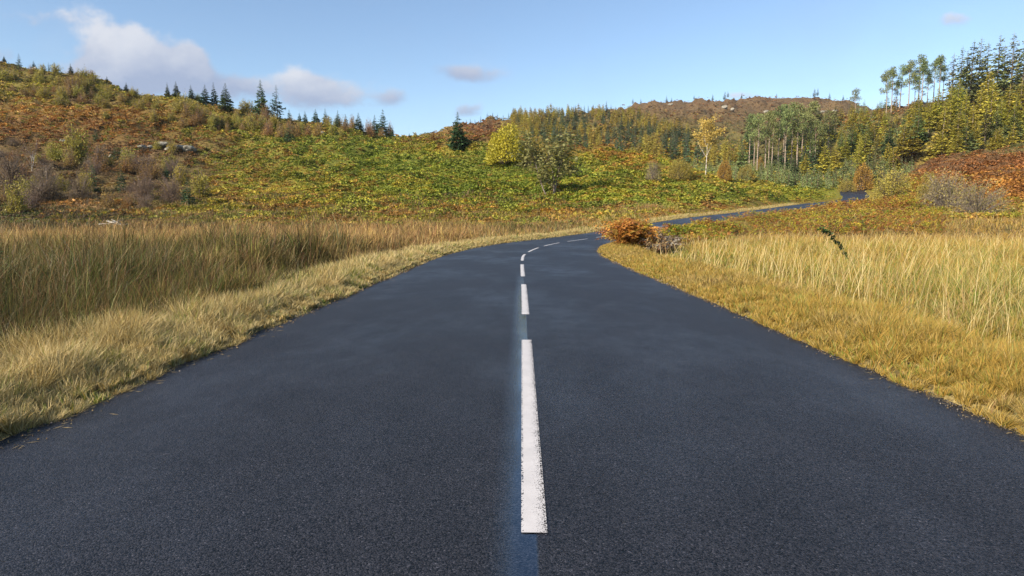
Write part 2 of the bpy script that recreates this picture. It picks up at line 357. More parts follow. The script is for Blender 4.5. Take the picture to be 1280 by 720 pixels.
def gblur(A, n, ax):
    k = np.exp(-np.linspace(-2, 2, 2 * n + 1) ** 2); k /= k.sum()
    pad = [(0, 0), (0, 0)]; pad[ax] = (n, n); B = np.pad(A, pad, mode='edge')
    return np.apply_along_axis(lambda v: np.convolve(v, k, 'valid'), ax, B)
HG = gblur(gblur(HG, 5, 0), 2, 1)
LY0, LY1 = math.log(YG[0]), math.log(YG[-1])
def domes(X, Y, c, sd):
    """rounded mounds about c metres across"""
    ix, iy = np.floor(X / c).astype(np.int64), np.floor(Y / c).astype(np.int64); best = np.full(np.shape(X), 9.)
    for a in (-1, 0, 1):
        for b in (-1, 0, 1):
            jx = (ix + a + _hash(ix + a, iy + b, sd)) * c; jy = (iy + b + _hash(ix + a, iy + b, sd + 1)) * c
            best = np.minimum(best, np.hypot(X - jx, Y - jy) / c)
    return np.clip(1 - (best / .85) ** 2, 0, 1)
def base_height(X, Y):
    r = np.hypot(X, Y); th = np.arctan2(X, Y)
    thc = np.clip(th, math.atan(TG[0]), math.atan(TG[-1])); t = np.tan(thc); D = r * np.cos(thc)
    fade = 1 - sstep(math.radians(6), math.radians(38), np.abs(th - thc))
    ti = (t - TG[0]) / (TG[-1] - TG[0]) * (len(TG) - 1); yi = (np.log(np.clip(D, YG[0], YG[-1])) - LY0) / (LY1 - LY0) * (len(YG) - 1)
    i = np.clip(ti.astype(int), 0, len(TG) - 2); j = np.clip(yi.astype(int), 0, len(YG) - 2); a = ti - i; b = yi - j
    h = (HG[i, j] * (1 - a) + HG[i + 1, j] * a) * (1 - b) + (HG[i, j + 1] * (1 - a) + HG[i + 1, j + 1] * a) * b
    h = np.where(D <= YG[0], 0, h) * (0.12 + 0.88 * fade)
    amp = sstep(60, 130, D) * np.minimum(D / 150, 4)
    h = h + amp * ((fbm(X / 26, Y / 26, 3) - .5) * 4.6 + (vnoise(X / 13, Y / 13, 6) - .5) * 1.6 + (fbm(X / 7, Y / 7, 9) - .5) * 2.0 + (vnoise(X / 2.3, Y / 2.3, 14) - .5) * .9)
    h = h + sstep(66, 90, D) * (1 - sstep(230, 330, D)) * (.60 * domes(X, Y, 2.2, 201) + 1.05 * domes(X, Y, 5.6, 205) - .75)
    h = h + (1 - sstep(45, 70, D)) * ((fbm(X / 5, Y / 5, 21) - .5) * .35 - .12)
    return h
def height(X, Y, with_road=True):
    sh = np.shape(X); X = np.asarray(X, float).ravel(); Y = np.asarray(Y, float).ravel()
    h = base_height(X, Y)
    d, z, s = road_dist(X, Y); ad = np.abs(d)
    near = s < 48
    # left ditch beside the near straight, gentle swale on the right
    ditch = np.exp(-((d + 5.6) / .85) ** 2) * .55 * near * (1 - sstep(20, 34, s))
    h = h - ditch - np.exp(-((d - 5.4) / 1.2) ** 2) * .12 * near
    verge = z + .01 + .05 * sstep(3.1, 3.7, ad)
    k = sstep(3.9, np.where(near, 5.0, 7.5), ad)
    h = verge * (1 - k) + h * k
    h = np.where(ad < 3.02, z - .05, h)
    return h.reshape(sh)

# colour zones of the ground cover: (u, v, ru, rv, weight, palette mix)
PAL = {'green': (.140, .200, .028), 'lime': (.29, .305, .038), 'yellow': (.42, .34, .04), 'gold': (.40, .28, .065), 'orange': (.43, .205, .045), 'rust': (.28, .115, .038),
       'brown': (.18, .11, .06), 'heather': (.115, .075, .055), 'straw': (.46, .35, .17), 'olive': (.22, .20, .06), 'tan': (.36, .25, .12), 'grey': (.27, .24, .19), 'dkgreen': (.050, .095, .025)}
PN = list(PAL); PC = np.array([PAL[k] for k in PN])
ZONES = [
 (80, 85, 170, 30, 1.4, dict(olive=3, brown=2, yellow=1, heather=2, gold=1)),
 (100, 118, 190, 18, 2.0, dict(olive=3, lime=2, gold=2, yellow=1, brown=1)),
 (60, 140, 130, 12, 2.6, dict(orange=4, tan=3, rust=2, gold=2)),
 (95, 123, 50, 5, 2.8, dict(heather=5, brown=2)),
 (80, 160, 190, 18, 2.2, dict(rust=4, orange=3, brown=4, olive=2, heather=2, green=1)),
 (60, 190, 140, 22, 1.8, dict(brown=3, olive=3, heather=3, tan=1, rust=1)),
 (200, 165, 100, 18, 2.2, dict(rust=4, brown=3, orange=2, olive=3, green=2)),
 (210, 190, 70, 14, 2.2, dict(heather=3, brown=3, rust=2, grey=1, olive=1)),
 (60, 225, 130, 20, 2.0, dict(heather=4, brown=3, olive=3, tan=1, rust=1)),
 (180, 235, 90, 22, 2.0, dict(brown=3, tan=3, olive=3, heather=2, gold=1)),
 (60, 268, 140, 6, 3.4, dict(heather=4, dkgreen=3, olive=2)),
 (130, 260, 60, 5, 3.4, dict(tan=3, orange=2, straw=1)),
 (230, 262, 60, 8, 2.6, dict(yellow=3, lime=2, olive=2, tan=1)),
 (250, 140, 90, 14, 1.8, dict(olive=3, gold=3, lime=2, tan=2)),
 (330, 160, 90, 10, 2.4, dict(lime=4, green=3, olive=2, yellow=2)),
 (420, 158, 90, 8, 2.0, dict(olive=2, gold=3, tan=2, rust=2, brown=1)),
 (330, 195, 70, 25, 2.2, dict(gold=3, green=3, lime=3, rust=2, olive=3, orange=1)),
 (300, 235, 60, 22, 2.0, dict(gold=3, yellow=2, olive=3, rust=2, orange=1, lime=1)),
 (450, 195, 120, 25, 2.6, dict(green=6, lime=4, yellow=.6, dkgreen=1.5, rust=.7, olive=2)),
 (450, 235, 110, 18, 2.4, dict(green=3, lime=4, yellow=4, gold=2, orange=1.2, rust=1, olive=1)),
 (500, 262, 120, 8, 2.8, dict(rust=3, yellow=2, lime=3, orange=2, brown=2, green=2)),
 (560, 215, 100, 22, 2.6, dict(green=7, lime=4, yellow=.4, olive=1)),
 (560, 172, 40, 10, 2.8, dict(rust=4, brown=2, yellow=1.5, olive=1)),
 (605, 165, 28, 10, 3.4, dict(heather=4, rust=4, brown=2)),
 (540, 190, 40, 6, 2.8, dict(yellow=3, gold=3, lime=2, rust=1)),
 (660, 200, 60, 12, 2.4, dict(olive=4, lime=2, gold=1, green=2)),
 (660, 240, 130, 22, 2.6, dict(green=7, lime=4, yellow=.5, olive=1, rust=.6)),
 (640, 262, 100, 7, 2.8, dict(orange=1.5, yellow=2.5, rust=1.5, lime=3, green=2)),
 (740, 182, 60, 7, 3.0, dict(orange=2, rust=3, olive=3, yellow=1)),
 (770, 195, 80, 10, 2.4, dict(green=2, yellow=2, orange=2, rust=2, lime=2)),
 (800, 240, 100, 20, 2.4, dict(green=4, lime=3, yellow=3, gold=2, rust=1.5, dkgreen=1)),
 (900, 240, 70, 12, 2.6, dict(green=4, dkgreen=3, lime=3, gold=2)),
 (960, 225, 90, 9, 2.8, dict(yellow=4, gold=3, lime=3, orange=1)),
 (1000, 240, 40, 8, 2.8, dict(lime=4, green=3, yellow=1)),
 (860, 258, 120, 5, 2.6, dict(tan=3, rust=2, olive=2, lime=1)),
 (960, 268, 190, 12, 2.6, dict(yellow=3, gold=2, rust=5, orange=3, green=1.5, lime=1, brown=3)),
 (1090, 262, 70, 14, 2.4, dict(rust=4, brown=3, gold=3, yellow=2, lime=1, olive=1)),
 (1160, 250, 35, 10, 3.0, dict(lime=6, yellow=2, green=2)),
 (1050, 274, 180, 5, 3.0, dict(lime=4, olive=3, yellow=2)),
 (1200, 262, 80, 12, 2.2, dict(tan=2, olive=3, gold=2, lime=1)),
 (1240, 245, 60, 20, 2.8, dict(orange=5, rust=3, gold=2, brown=1)),
 (1220, 205, 90, 10, 3.0, dict(heather=3, rust=4, brown=3, orange=1)),
 (1250, 220, 50, 10, 2.8, dict(rust=4, orange=3, brown=2)),
 (950, 135, 180, 20, 1.6, dict(brown=5, heather=4, rust=2, tan=1, olive=1, grey=.6)),
 (700, 165, 160, 20, 1.2, dict(olive=4, gold=2, brown=1, dkgreen=2)),
 (1080, 170, 200, 30, 1.3, dict(dkgreen=3, olive=4, brown=2, tan=1)),
 (1075, 155, 20, 6, 2.8, dict(orange=3, rust=3)),
 (1000, 215, 120, 12, 1.6, dict(olive=4, dkgreen=3, tan=1, brown=1)),
]
ZM = np.zeros((len(ZONES), len(PN)))
for i, zn in enumerate(ZONES):
    for k, v in zn[5].items(): ZM[i, PN.index(k)] = v
    ZM[i] /= ZM[i].sum()
def zone_probs(P):
    u, v = project(P)
    u = u + (fbm(P[:, 0] / 12, P[:, 1] / 12, 40) - .5) * 50; v = v + (fbm(P[:, 0] / 9, P[:, 1] / 9, 41) - .5) * 16
    W = np.zeros((len(P), len(PN))); 
    for i, (a, b, ru, rv, wt, _) in enumerate(ZONES):
        g = np.exp(-(((u - a) / ru) ** 2 + ((v - b) / rv) ** 2) * .9) ** 1.0 * math.exp(wt)
        W += g[:, None] * ZM[i][None]
    W += 1e-3 * np.array([1 if k in ('olive', 'brown', 'tan') else 0 for k in PN])[None]
    return W / W.sum(1, keepdims=True)
def zone_pick(P, patch=1.0):
    W = zone_probs(P); cs = np.cumsum(W, 1)
    # patchy pick: smooth noise decides, so neighbours tend to agree
    r = .55 * vnoise(P[:, 0] / (2.2 * patch), P[:, 1] / (2.2 * patch), 77) + .45 * vnoise(P[:, 0] / (9 * patch) + 3, P[:, 1] / (9 * patch), 78)
    r = (r - .5) * 1.1 + .5 + rng.normal(0, .045, len(P)); r = np.mod(r * 2.2, 1)
    return (r[:, None] > cs).sum(1).clip(0, len(PN) - 1)

# ------------------------------------------------------------------ ground sheet
def build_ground():
    fa = np.radians(np.arange(-52, 50.01, .28)); ra = np.radians(np.arange(50.01 + 2, 360 - 52 - 1, 4.0))
    th = np.concatenate([fa, ra]); rr = np.concatenate([[.4], np.exp(np.arange(math.log(1.2), math.log(150), .0125)), np.exp(np.arange(math.log(150), math.log(1400), .012)), [1800, 2500, 4000, 7000]])
    R, T = np.meshgrid(rr, th, indexing='ij'); X = R * np.sin(T); Y = R * np.cos(T)
    Z = height(X, Y)
    Z = np.where(R > 1500, Z.min() * 0 + np.minimum(Z, 20), Z)
    V = np.stack([X, Y, Z], -1).reshape(-1, 3); nr, nth = R.shape
    i = np.arange(nr - 1)[:, None]; j = np.arange(nth)[None, :]; j2 = (j + 1) % nth
    a = i * nth + j; b = i * nth + j2; c = (i + 1) * nth + j2; d = (i + 1) * nth + j
    Fq = np.stack([a, d, c, b], -1).reshape(-1, 4)
    cen = len(V); V = np.concatenate([V, [[0, 0, Z[0].mean()]]]); jj = np.arange(nth)
    Ft = np.stack([np.full(nth, cen), jj, (jj + 1) % nth], -1)
    W = zone_probs(V); c = W @ PC
    far = sstep(48, 66, V[:, 1])[:, None]
    near = np.array([.14, .11, .045]) * np.ones_like(c); near *= (.7 + .6 * fbm(V[:, 0] / .6, V[:, 1] / .6, 5))[:, None]
    dr = np.abs(road_dist(V[:, 0], V[:, 1])[0])[:, None]; near = near * (1 + .35 * (dr < 5.2)); C = near * (1 - far) + c * .62 * far
    o = mesh_obj('ground', V, [Fq, Ft[:, ::-1]], M_GROUND, C, smooth=True); tag(o, kind='structure')
build_ground()

def strip(name, s0, s1, xl, xr, dz, mat, nx=2, step=.5, jag=0.0):
    s = np.arange(s0, s1 + 1e-6, step); s[-1] = s1
    p, t, nrm = road_at(s); ox = np.linspace(xl, xr, nx)
    V = np.zeros((len(s), nx, 3)); off = np.zeros((len(s), nx))
    for k, x in enumerate(ox):
        xx = np.full(len(s), x)
        if jag and k in (0, nx - 1): xx = xx + (fbm(s / .9, s * 0 + k, 4) - .5) * jag
        V[:, k, :2] = p[:, :2] + nrm * xx[:, None]
        V[:, k, 2] = p[:, 2] + dz - 0.018 * (xx / 3) ** 2 * 1.0; off[:, k] = xx
    i = np.arange(len(s) - 1)[:, None]; j = np.arange(nx - 1)[None, :]
    a = i * nx + j; Fq = np.stack([a, a + 1, a + nx + 1, a + nx], -1).reshape(-1, 4)
    o = mesh_obj(name, V.reshape(-1, 3), Fq, mat, smooth=True)
    at = o.data.attributes.new('off', 'FLOAT', 'POINT'); at.data.foreach_set('value', off.ravel().astype(np.float32))
    return o
tag(strip('road', -50, RS[-1] - 4, -3.0, 3.0, 0.0, M_ROAD, nx=25, step=.25, jag=.10), kind='structure')
DASH0 = 2.40
for k in range(-3, 24):
    s0 = DASH0 + 6 * k
    if s0 > 62 and s0 < 120: continue
    o = strip('road_marking', s0, s0 + 4.15, 0.0, .105, .004, M_PAINT, nx=3, step=.15)
    at = o.data.attributes['off']; v = np.zeros(len(o.data.vertices), np.float32); at.data.foreach_get('value', v); at.data.foreach_set('value', (v - .0525).astype(np.float32))
    tag(o, kind='structure')

# ------------------------------------------------------------------ grass
def blades(name, B, hgt, wid, lean_dir, lean, cb, ct_, mat=None, segs=3, label=None):
    n = len(B); ts = np.linspace(0, 1, segs + 1)
    ux, uy = np.cos(lean_dir), np.sin(lean_dir)
    fa = rng.uniform(0, np.pi, n); wx, wy = np.cos(fa), np.sin(fa)
    V = np.zeros((n, 2 * segs + 1, 3), np.float32); C = np.zeros((n, 2 * segs + 1, 3), np.float32)
    for k, t in enumerate(ts):
        bend = lean * t ** 1.8
        x = B[:, 0] + ux * bend * hgt; y = B[:, 1] + uy * bend * hgt; z = B[:, 2] - .02 + hgt * t * np.sqrt(np.maximum(1 - (lean * t) ** 2 * .45, .1))
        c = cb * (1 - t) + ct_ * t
        if k < segs:
            wd = wid * (1 - .75 * t) * .5
            V[:, 2 * k, 0] = x - wx * wd; V[:, 2 * k, 1] = y - wy * wd; V[:, 2 * k, 2] = z
            V[:, 2 * k + 1, 0] = x + wx * wd; V[:, 2 * k + 1, 1] = y + wy * wd; V[:, 2 * k + 1, 2] = z
            C[:, 2 * k] = c; C[:, 2 * k + 1] = c
        else:
            V[:, 2 * k, 0] = x; V[:, 2 * k, 1] = y; V[:, 2 * k, 2] = z; C[:, 2 * k] = c
    m = 2 * segs + 1; b = (np.arange(n) * m)[:, None]
    Q = np.concatenate([b + np.array([[2 * k, 2 * k + 1, 2 * k + 3, 2 * k + 2]]) for k in range(segs - 1)]) if segs > 1 else np.zeros((0, 4), int)
    T = b + np.array([[2 * segs - 2, 2 * segs - 1, 2 * segs]])
    o = mesh_obj(name, V.reshape(-1, 3), [Q, T], mat or M_GRASS, C.reshape(-1, 3)); tag(o, kind='stuff', label=label); return o
def cols(names, weights, n, r=None):
    w_ = np.array(weights, float); w_ /= w_.sum(); r = rng.random(n) if r is None else r
    i = (r[:, None] > np.cumsum(w_)[None]).sum(1).clip(0, len(names) - 1)
    return np.array([G[k] for k in names])[i]
G = {'straw': (.47, .345, .12), 'pale': (.57, .46, .22), 'gold': (.45, .28, .06), 'tan': (.30, .18, .075), 'redtan': (.25, .12, .055), 'green': (.10, .155, .025), 'lime': (.23, .27, .045),
     'olive': (.15, .145, .04), 'dark': (.06, .05, .022), 'ochre': (.36, .25, .055)}

def field_points(n, side, ymin=1.0, ymax=75.0, pw=1.15):
    """random points beside the road, denser near the camera"""
    q = rng.random(n); e = 1 - pw
    Y = (ymin ** e + q * (ymax ** e - ymin ** e)) ** (1 / e) if abs(e) > 1e-3 else ymin * (ymax / ymin) ** q
    s = Y
    if side < 0: X = -3.0 - rng.random(n) * np.maximum(.98 * Y - .6, 3.2)
    else: X = 3.0 + rng.random(n) * np.maximum(.95 * Y - .6, 3.2)
    return X, Y
def tuftify(X, Y, cell, pull):
    """draw points towards jittered tussock centres; returns new XY plus outward direction and closeness"""
    cs = cell
    ix, iy = np.floor(X / cs), np.floor(Y / cs)
    jx = (ix + .2 + .6 * _hash(ix.astype(np.int64), iy.astype(np.int64), 91)) * cs; jy = (iy + .2 + .6 * _hash(ix.astype(np.int64), iy.astype(np.int64), 92)) * cs
    dx, dy = X - jx, Y - jy
    X2 = jx + dx * (1 - pull); Y2 = jy + dy * (1 - pull)
    return X2, Y2, np.arctan2(dy, dx), np.hypot(dx, dy) / cs, _hash(ix.astype(np.int64), iy.astype(np.int64), 93)

def tall_grass(side, n, segs=3):
    X, Y = field_points(n, side, 1.6, 78)
    cell = np.where(Y < 30, .55, 1.1)
    X, Y, od, cl, tid = tuftify(X, Y, cell, np.where(Y < 20, .5, .28) if side < 0 else .22)
    d, z, s = road_dist(X, Y)
    edge = 4.15 if side < 0 else 4.5
    edgev = edge + (fbm(s / 1.6, s * 0 + side, 8) - .5) * (1.4 if side < 0 else 3.0) + rng.normal(0, .25 if side < 0 else .5, len(s))
    edgev = np.maximum(edgev, 3.7)
    keep = (np.abs(d) > edgev) & ((d < 0) if side < 0 else (d > 0))
    # beyond the bend the left field ends at the hill, keep clear of the road everywhere
    keep &= (np.abs(d) > 4.0)
    X, Y, od, cl, tid, d, s = [a[keep] for a in (X, Y, od, cl, tid, d, s)]; n = len(X)
    Z = height(X, Y)
    big = fbm(X / 4.5, Y / 4.5, 31); mid = fbm(X / 1.4, Y / 1.4, 32)
    ramp = sstep(0, 1.6 if side < 0 else 5.0, np.abs(d) - edge)
    D = np.maximum(Y, 3)
    if side < 0:
        hgt = (.38 + .50 * ramp) * (.25 + 1.25 * mid) * rng.uniform(.4, 1.2, n) * (.35 + 1.2 * big)
        hgt *= 1 - .25 * sstep(30, 60, Y); hgt = np.where(rng.random(n) < .12, hgt * 1.35, hgt)
        far = sstep(12, 34, Y)
        r = np.clip(.62 * fbm(X / 1.1, Y / 1.1, 51) + .38 * tid + rng.normal(0, .13, n), 0, 1)
        c_near = cols(['dark', 'olive', 'green', 'redtan', 'tan', 'lime', 'straw', 'olive'], [2.4, 3.0, 2.4, 1.6, 1.6, 1.6, .9, 2], n, r)
        c_far = cols(['olive', 'tan', 'redtan', 'straw', 'gold'], [2.2, 3.2, 2.4, 2.4, 2.0], n, r)
        ct_ = c_near * (1 - far[:, None]) + c_far * far[:, None]
        dk = np.exp(-((np.abs(d) - 5.4) / 1.3) ** 2) * (1 - far); c_near = c_near * (1 - .5 * dk * (fbm(s / 1.1, d, 57) > .42))[:, None]; ct_ = c_near * (1 - far[:, None]) + c_far * far[:, None]  # blades along the ditch darkened, its shade put into their colour
        tip = cols(['tan', 'redtan', 'straw', 'gold'], [3, 2, 2.4, 1], n)
        tw = (.25 + .2 * far)[:, None]; ct_ = (ct_ * (1 - tw) + tip * tw) * (.62 + .33 * far[:, None]) * (.42 + 1.0 * sstep(.3, .65, mid))[:, None]  # low gaps between tussocks painted darker, standing in for shade among the blades
        rz = np.exp(-((np.abs(d) - 7.5) / 3.2) ** 2) * (1 - sstep(20, 32, Y)) * sstep(.40, .56, fbm(X / 2.4 + 5, Y / 2.4, 95))       # dark rush tussocks
        rc = cols(['dark', 'green', 'olive', 'tan', 'redtan'], [2.2, 1.5, 3.2, 1.2, 1], n) * .8; pk = (rng.random(n) < rz * .9)[:, None]; ct_ = np.where(pk, rc, ct_); hgt = hgt * (1 + .3 * rz)
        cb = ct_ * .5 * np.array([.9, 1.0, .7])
        lean = rng.uniform(.05, 1.0, n) ** 1.3
    else:
        hgt = (.13 + .46 * ramp) * (.3 + 1.25 * mid) * rng.uniform(.4, 1.2, n)
        hgt *= 1 - .15 * sstep(30, 60, Y)
        r = np.clip(.6 * fbm(X / 1.3 + 9, Y / 1.3, 52) + .4 * tid + rng.normal(0, .13, n), 0, 1)
        gz = np.exp(-((X - 9.5) / 4.5) ** 2 - ((Y - 9.5) / 6) ** 2)[:, None] + .75 * np.exp(-((np.abs(d) - 6) / 1.2) ** 2)[:, None] * sstep(12, 18, Y)[:, None]
        c1 = cols(['pale', 'straw', 'lime', 'gold', 'ochre', 'straw', 'green', 'tan'], [1.6, 3.4, 1.6, 2.4, 1.6, 1.6, .7, 1.0], n, r)
        c2 = cols(['lime', 'green', 'straw', 'pale', 'ochre'], [5, 2.5, 2, 1.5, 1.5], n)
        m_ = rng.random(n)[:, None] < gz * .75
        far = sstep(25, 50, Y)[:, None]; c1 = np.where((rng.random(n) > ramp * 1.6)[:, None], cols(['tan', 'straw', 'gold', 'ochre', 'lime'], [1.5, 3, 1.6, 2.4, 1.6], n, r), c1)
        c3 = cols(['straw', 'tan', 'gold', 'olive'], [3, 3, 3, 1.6], n, r)
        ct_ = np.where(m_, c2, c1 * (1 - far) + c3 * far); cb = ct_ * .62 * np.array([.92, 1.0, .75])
        lean = rng.uniform(.1, 1.4, n)
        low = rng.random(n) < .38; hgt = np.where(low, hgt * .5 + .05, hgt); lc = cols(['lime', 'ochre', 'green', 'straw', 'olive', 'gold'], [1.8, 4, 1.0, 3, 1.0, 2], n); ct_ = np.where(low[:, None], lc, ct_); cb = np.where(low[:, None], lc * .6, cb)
    ct_ = ct_ * (rng.uniform(.55, 1.35, (n, 1)) if side < 0 else rng.uniform(.74, 1.22, (n, 1))); wid = np.clip((.0012 if side < 0 else .00095) * D, .0035, .045) * rng.uniform(.7, 1.5, n)
    wind = .9 if side > 0 else 1.2
    ld = np.where(rng.random(n) < .4, od, np.where(rng.random(n) < .5, rng.uniform(0, 6.28, n), rng.normal(wind, 1.0, n)))
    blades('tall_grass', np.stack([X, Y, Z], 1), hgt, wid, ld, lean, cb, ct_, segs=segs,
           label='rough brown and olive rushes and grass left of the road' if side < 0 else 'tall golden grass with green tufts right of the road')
tall_grass(-1, 480000); tall_grass(1, 590000)
def far_field_grass(n):
    """the tongue of field between the bend and the foot of the bracken hill"""
    X = rng.uniform(-8, 30, n); Y = rng.uniform(38, 76, n); d, z, s = road_dist(X, Y)
    k = (d < -4.1) & (Y > 40) & (np.abs(X) > -1) & ((X > -3.2) | (Y > 66)); X, Y, d = X[k], Y[k], d[k]; n = len(X)
    X, Y, od, cl, tid = tuftify(X, Y, 1.0, .4)
    r = np.clip(fbm(X / 1.5, Y / 1.5, 53) + rng.normal(0, .15, n), 0, 1)
    c = cols(['straw', 'tan', 'olive', 'gold', 'pale'], [4, 3, 1.6, 2, 2], n, r) * rng.uniform(.7, 1.25, (n, 1))
    h = (.2 + .5 * sstep(4.1, 7, -d)) * (.5 + .8 * fbm(X / 2, Y / 2, 54)) * rng.uniform(.6, 1.2, n)
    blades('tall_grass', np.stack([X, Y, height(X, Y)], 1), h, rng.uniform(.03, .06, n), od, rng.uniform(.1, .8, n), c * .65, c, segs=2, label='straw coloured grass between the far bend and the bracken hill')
far_field_grass(26000)

def seed_stalks(side, n):
    X, Y = field_points(n, side, 4, 70, 1.05); d, z, s = road_dist(X, Y)
    k = (np.abs(d) > 5.0); X, Y = X[k], Y[k]; n = len(X)
    D = np.maximum(Y, 4); c = cols(['pale', 'straw', 'tan'], [4, 3, 1.5], n) * (1.05 if side > 0 else .9)
    blades('seed_stalks', np.stack([X, Y, height(X, Y)], 1), rng.uniform(.55, 1.1, n), np.clip(.0008 * D, .003, .02), rng.normal(.7, 1.1, n), rng.uniform(.1, .6, n), c * .9, c,
           label='pale bent seed stalks standing above the rushes left of the road' if side < 0 else 'pale seed stalks standing above the golden grass right of the road')
seed_stalks(-1, 9000); seed_stalks(1, 5000)

def verge_grass(side, n):
    smax = 75 if side < 0 else 34
    q = rng.random(n); e = -.2; s = (1.6 ** e + q * (smax ** e - 1.6 ** e)) ** (1 / e)
    s = np.where(rng.random(n) < .05, rng.uniform(30, 130, n), s)
    off = 2.97 + np.abs(rng.random(n) ** 1.5) * (1.6 if side < 0 else 1.95)
    off = off + (fbm(s / .7, s * 0 + 3 + side, 13) - .5) * .28
    off = np.where(rng.random(n) < .01, off - .08, off)
    p, t, nr = road_at(s); X = p[:, 0] + nr[:, 0] * off * side; Y = p[:, 1] + nr[:, 1] * off * side
    X, Y, od, cl, tid = tuftify(X, Y, .22, .35)
    k = np.abs(road_dist(X, Y)[0]) > 2.93; X, Y, od, tid, s, off = [a[k] for a in (X, Y, od, tid, s, off)]; n = len(X)
    a = np.abs(off) - 3.0; clump = fbm(X / .35, Y / .35, 61); big = fbm(X / 1.6, Y / 1.6, 62)
    if side < 0:
        hgt = (.10 + .17 * sstep(.02, .6, a) + .10 * sstep(1.0, 1.8, a)) * (.35 + 1.1 * clump) * (.6 + .8 * big) * rng.uniform(.5, 1.35, n)
        r = np.clip(.6 * fbm(X / .5, Y / .5, 63) + .4 * tid + rng.normal(0, .14, n), 0, 1)
        c = cols(['tan', 'straw', 'pale', 'lime', 'ochre', 'green'], [1.4, 4.5, 4.5, 2, 1.8, 1.0], n, r)
    else:
        hgt = (.10 + .08 * sstep(.02, .6, a) + .13 * sstep(.7, 1.7, a)) * (.35 + 1.1 * clump) * (.6 + .8 * big) * rng.uniform(.5, 1.35, n)
        r = np.clip(.35 * fbm(X / .5, Y / .5, 64) + .4 * vnoise(X / 1.7, Y / 1.7, 65) + .25 * tid + rng.normal(0, .13, n), 0, 1)
        c = cols(['redtan', 'tan', 'straw', 'olive', 'ochre', 'gold', 'lime', 'straw'], [1.0, 1.8, 2.4, 1.0, 3.0, 1.8, 1.6, 2], n, r)
    c = c * rng.uniform(.75, 1.25, (n, 1)); D = np.maximum(Y, 2.5)
    wid = np.clip(.0015 * D, .0032, .03) * rng.uniform(.7, 1.4, n)
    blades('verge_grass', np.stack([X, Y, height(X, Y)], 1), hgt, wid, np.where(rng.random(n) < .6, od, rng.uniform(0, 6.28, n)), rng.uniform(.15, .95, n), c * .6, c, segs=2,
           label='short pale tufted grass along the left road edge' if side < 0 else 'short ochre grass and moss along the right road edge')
verge_grass(-1, 240000); verge_grass(1, 260000)

# ------------------------------------------------------------------ hillside cover: clumps of leaf-sized faces
def clump_mesh(P, size, colr, leaves, up=.55, wid=.34, seed=0, droop=.5):
    """each clump: `leaves` arching two-piece fronds"""
    n = len(P); m = n * leaves; P_ = np.repeat(P, leaves, 0); S = np.repeat(size, leaves); C = np.repeat(colr, leaves, 0)
    az = rng.uniform(0, 2 * np.pi, m); el = rng.uniform(.3, 1.4, m) * up / .55; L_ = S * rng.uniform(.45, 1.05, m); W_ = L_ * wid * rng.uniform(.6, 1.3, m)
    base = P_ + np.stack([rng.normal(0, .22, m) * S, rng.normal(0, .22, m) * S, rng.uniform(0, .15, m) * S], 1)
    d = np.stack([np.cos(az) * np.cos(el), np.sin(az) * np.cos(el), np.sin(el)], 1)
    mid = base + d * (L_ * .55)[:, None]
    d2 = np.stack([np.cos(az) * np.cos(el * .2), np.sin(az) * np.cos(el * .2), np.sin(el * .2) - droop * rng.uniform(.2, 1, m)], 1)
    tip = mid + d2 * (L_ * .5)[:, None]
    roll = rng.normal(0, .8, m); sd = np.stack([-np.sin(az) * np.cos(roll), np.cos(az) * np.cos(roll), np.sin(roll)], 1)
    a = mid + sd * (W_ * .5)[:, None]; b = mid - sd * (W_ * .5)[:, None]
    V = np.stack([base, a, tip, b], 1).reshape(-1, 3)
    k = (np.arange(m) * 4)[:, None]; Fc = np.concatenate([k + np.array([[0, 1, 3]]), k + np.array([[1, 2, 3]])])
    C = C * rng.uniform(.85, 1.16, (m, 1)); CC = np.repeat(C, 4, 0)
    return V, Fc, CC
def visible_cells():
    """sample cells of the terrain by how large they show from the road"""
    tt = np.linspace(-1.0, .98, 700); yy = np.exp(np.linspace(math.log(52), math.log(1050), 420))
    T, Y = np.meshgrid(tt, yy, indexing='ij'); X = T * Y; H = height(X, Y); E = (H - CAMH) / Y
    pad = .9 / Y; run = np.maximum.accumulate(E, 1); prev = np.concatenate([np.full((len(tt), 1), -1.), run[:, :-1]], 1)
    dE = np.diff(E, axis=1, append=E[:, -1:])
    vis = (E + pad * 1.2) > prev
    wgt = np.where(vis, np.maximum(dE, 0) + .0012, 0.0) + 0.00004
    return tt, yy, wgt
TT, YY, WG = visible_cells(); WGF = np.cumsum((WG / WG.sum()).ravel())
def hill_points(n, zmax=1e9):
    k = np.searchsorted(WGF, rng.random(n)); i, j = np.unravel_index(np.minimum(k, WG.size - 1), WG.shape)
    t = TT[i] + rng.uniform(-.5, .5, n) * (TT[1] - TT[0]); Y = YY[j] * np.exp(rng.uniform(-.5, .5, n) * math.log(YY[1] / YY[0]))
    X = t * Y; d, z, s = road_dist(X, Y)
    lim = 4.2
    keep = np.abs(d) > lim
    # sparse in the fields
    fld = ((X < 5) & (Y < 66)) | ((X > 5) & (Y < 60) & (d > 0))
    keep &= ~fld
    X, Y = X[keep], Y[keep]; return np.stack([X, Y, height(X, Y)], 1)
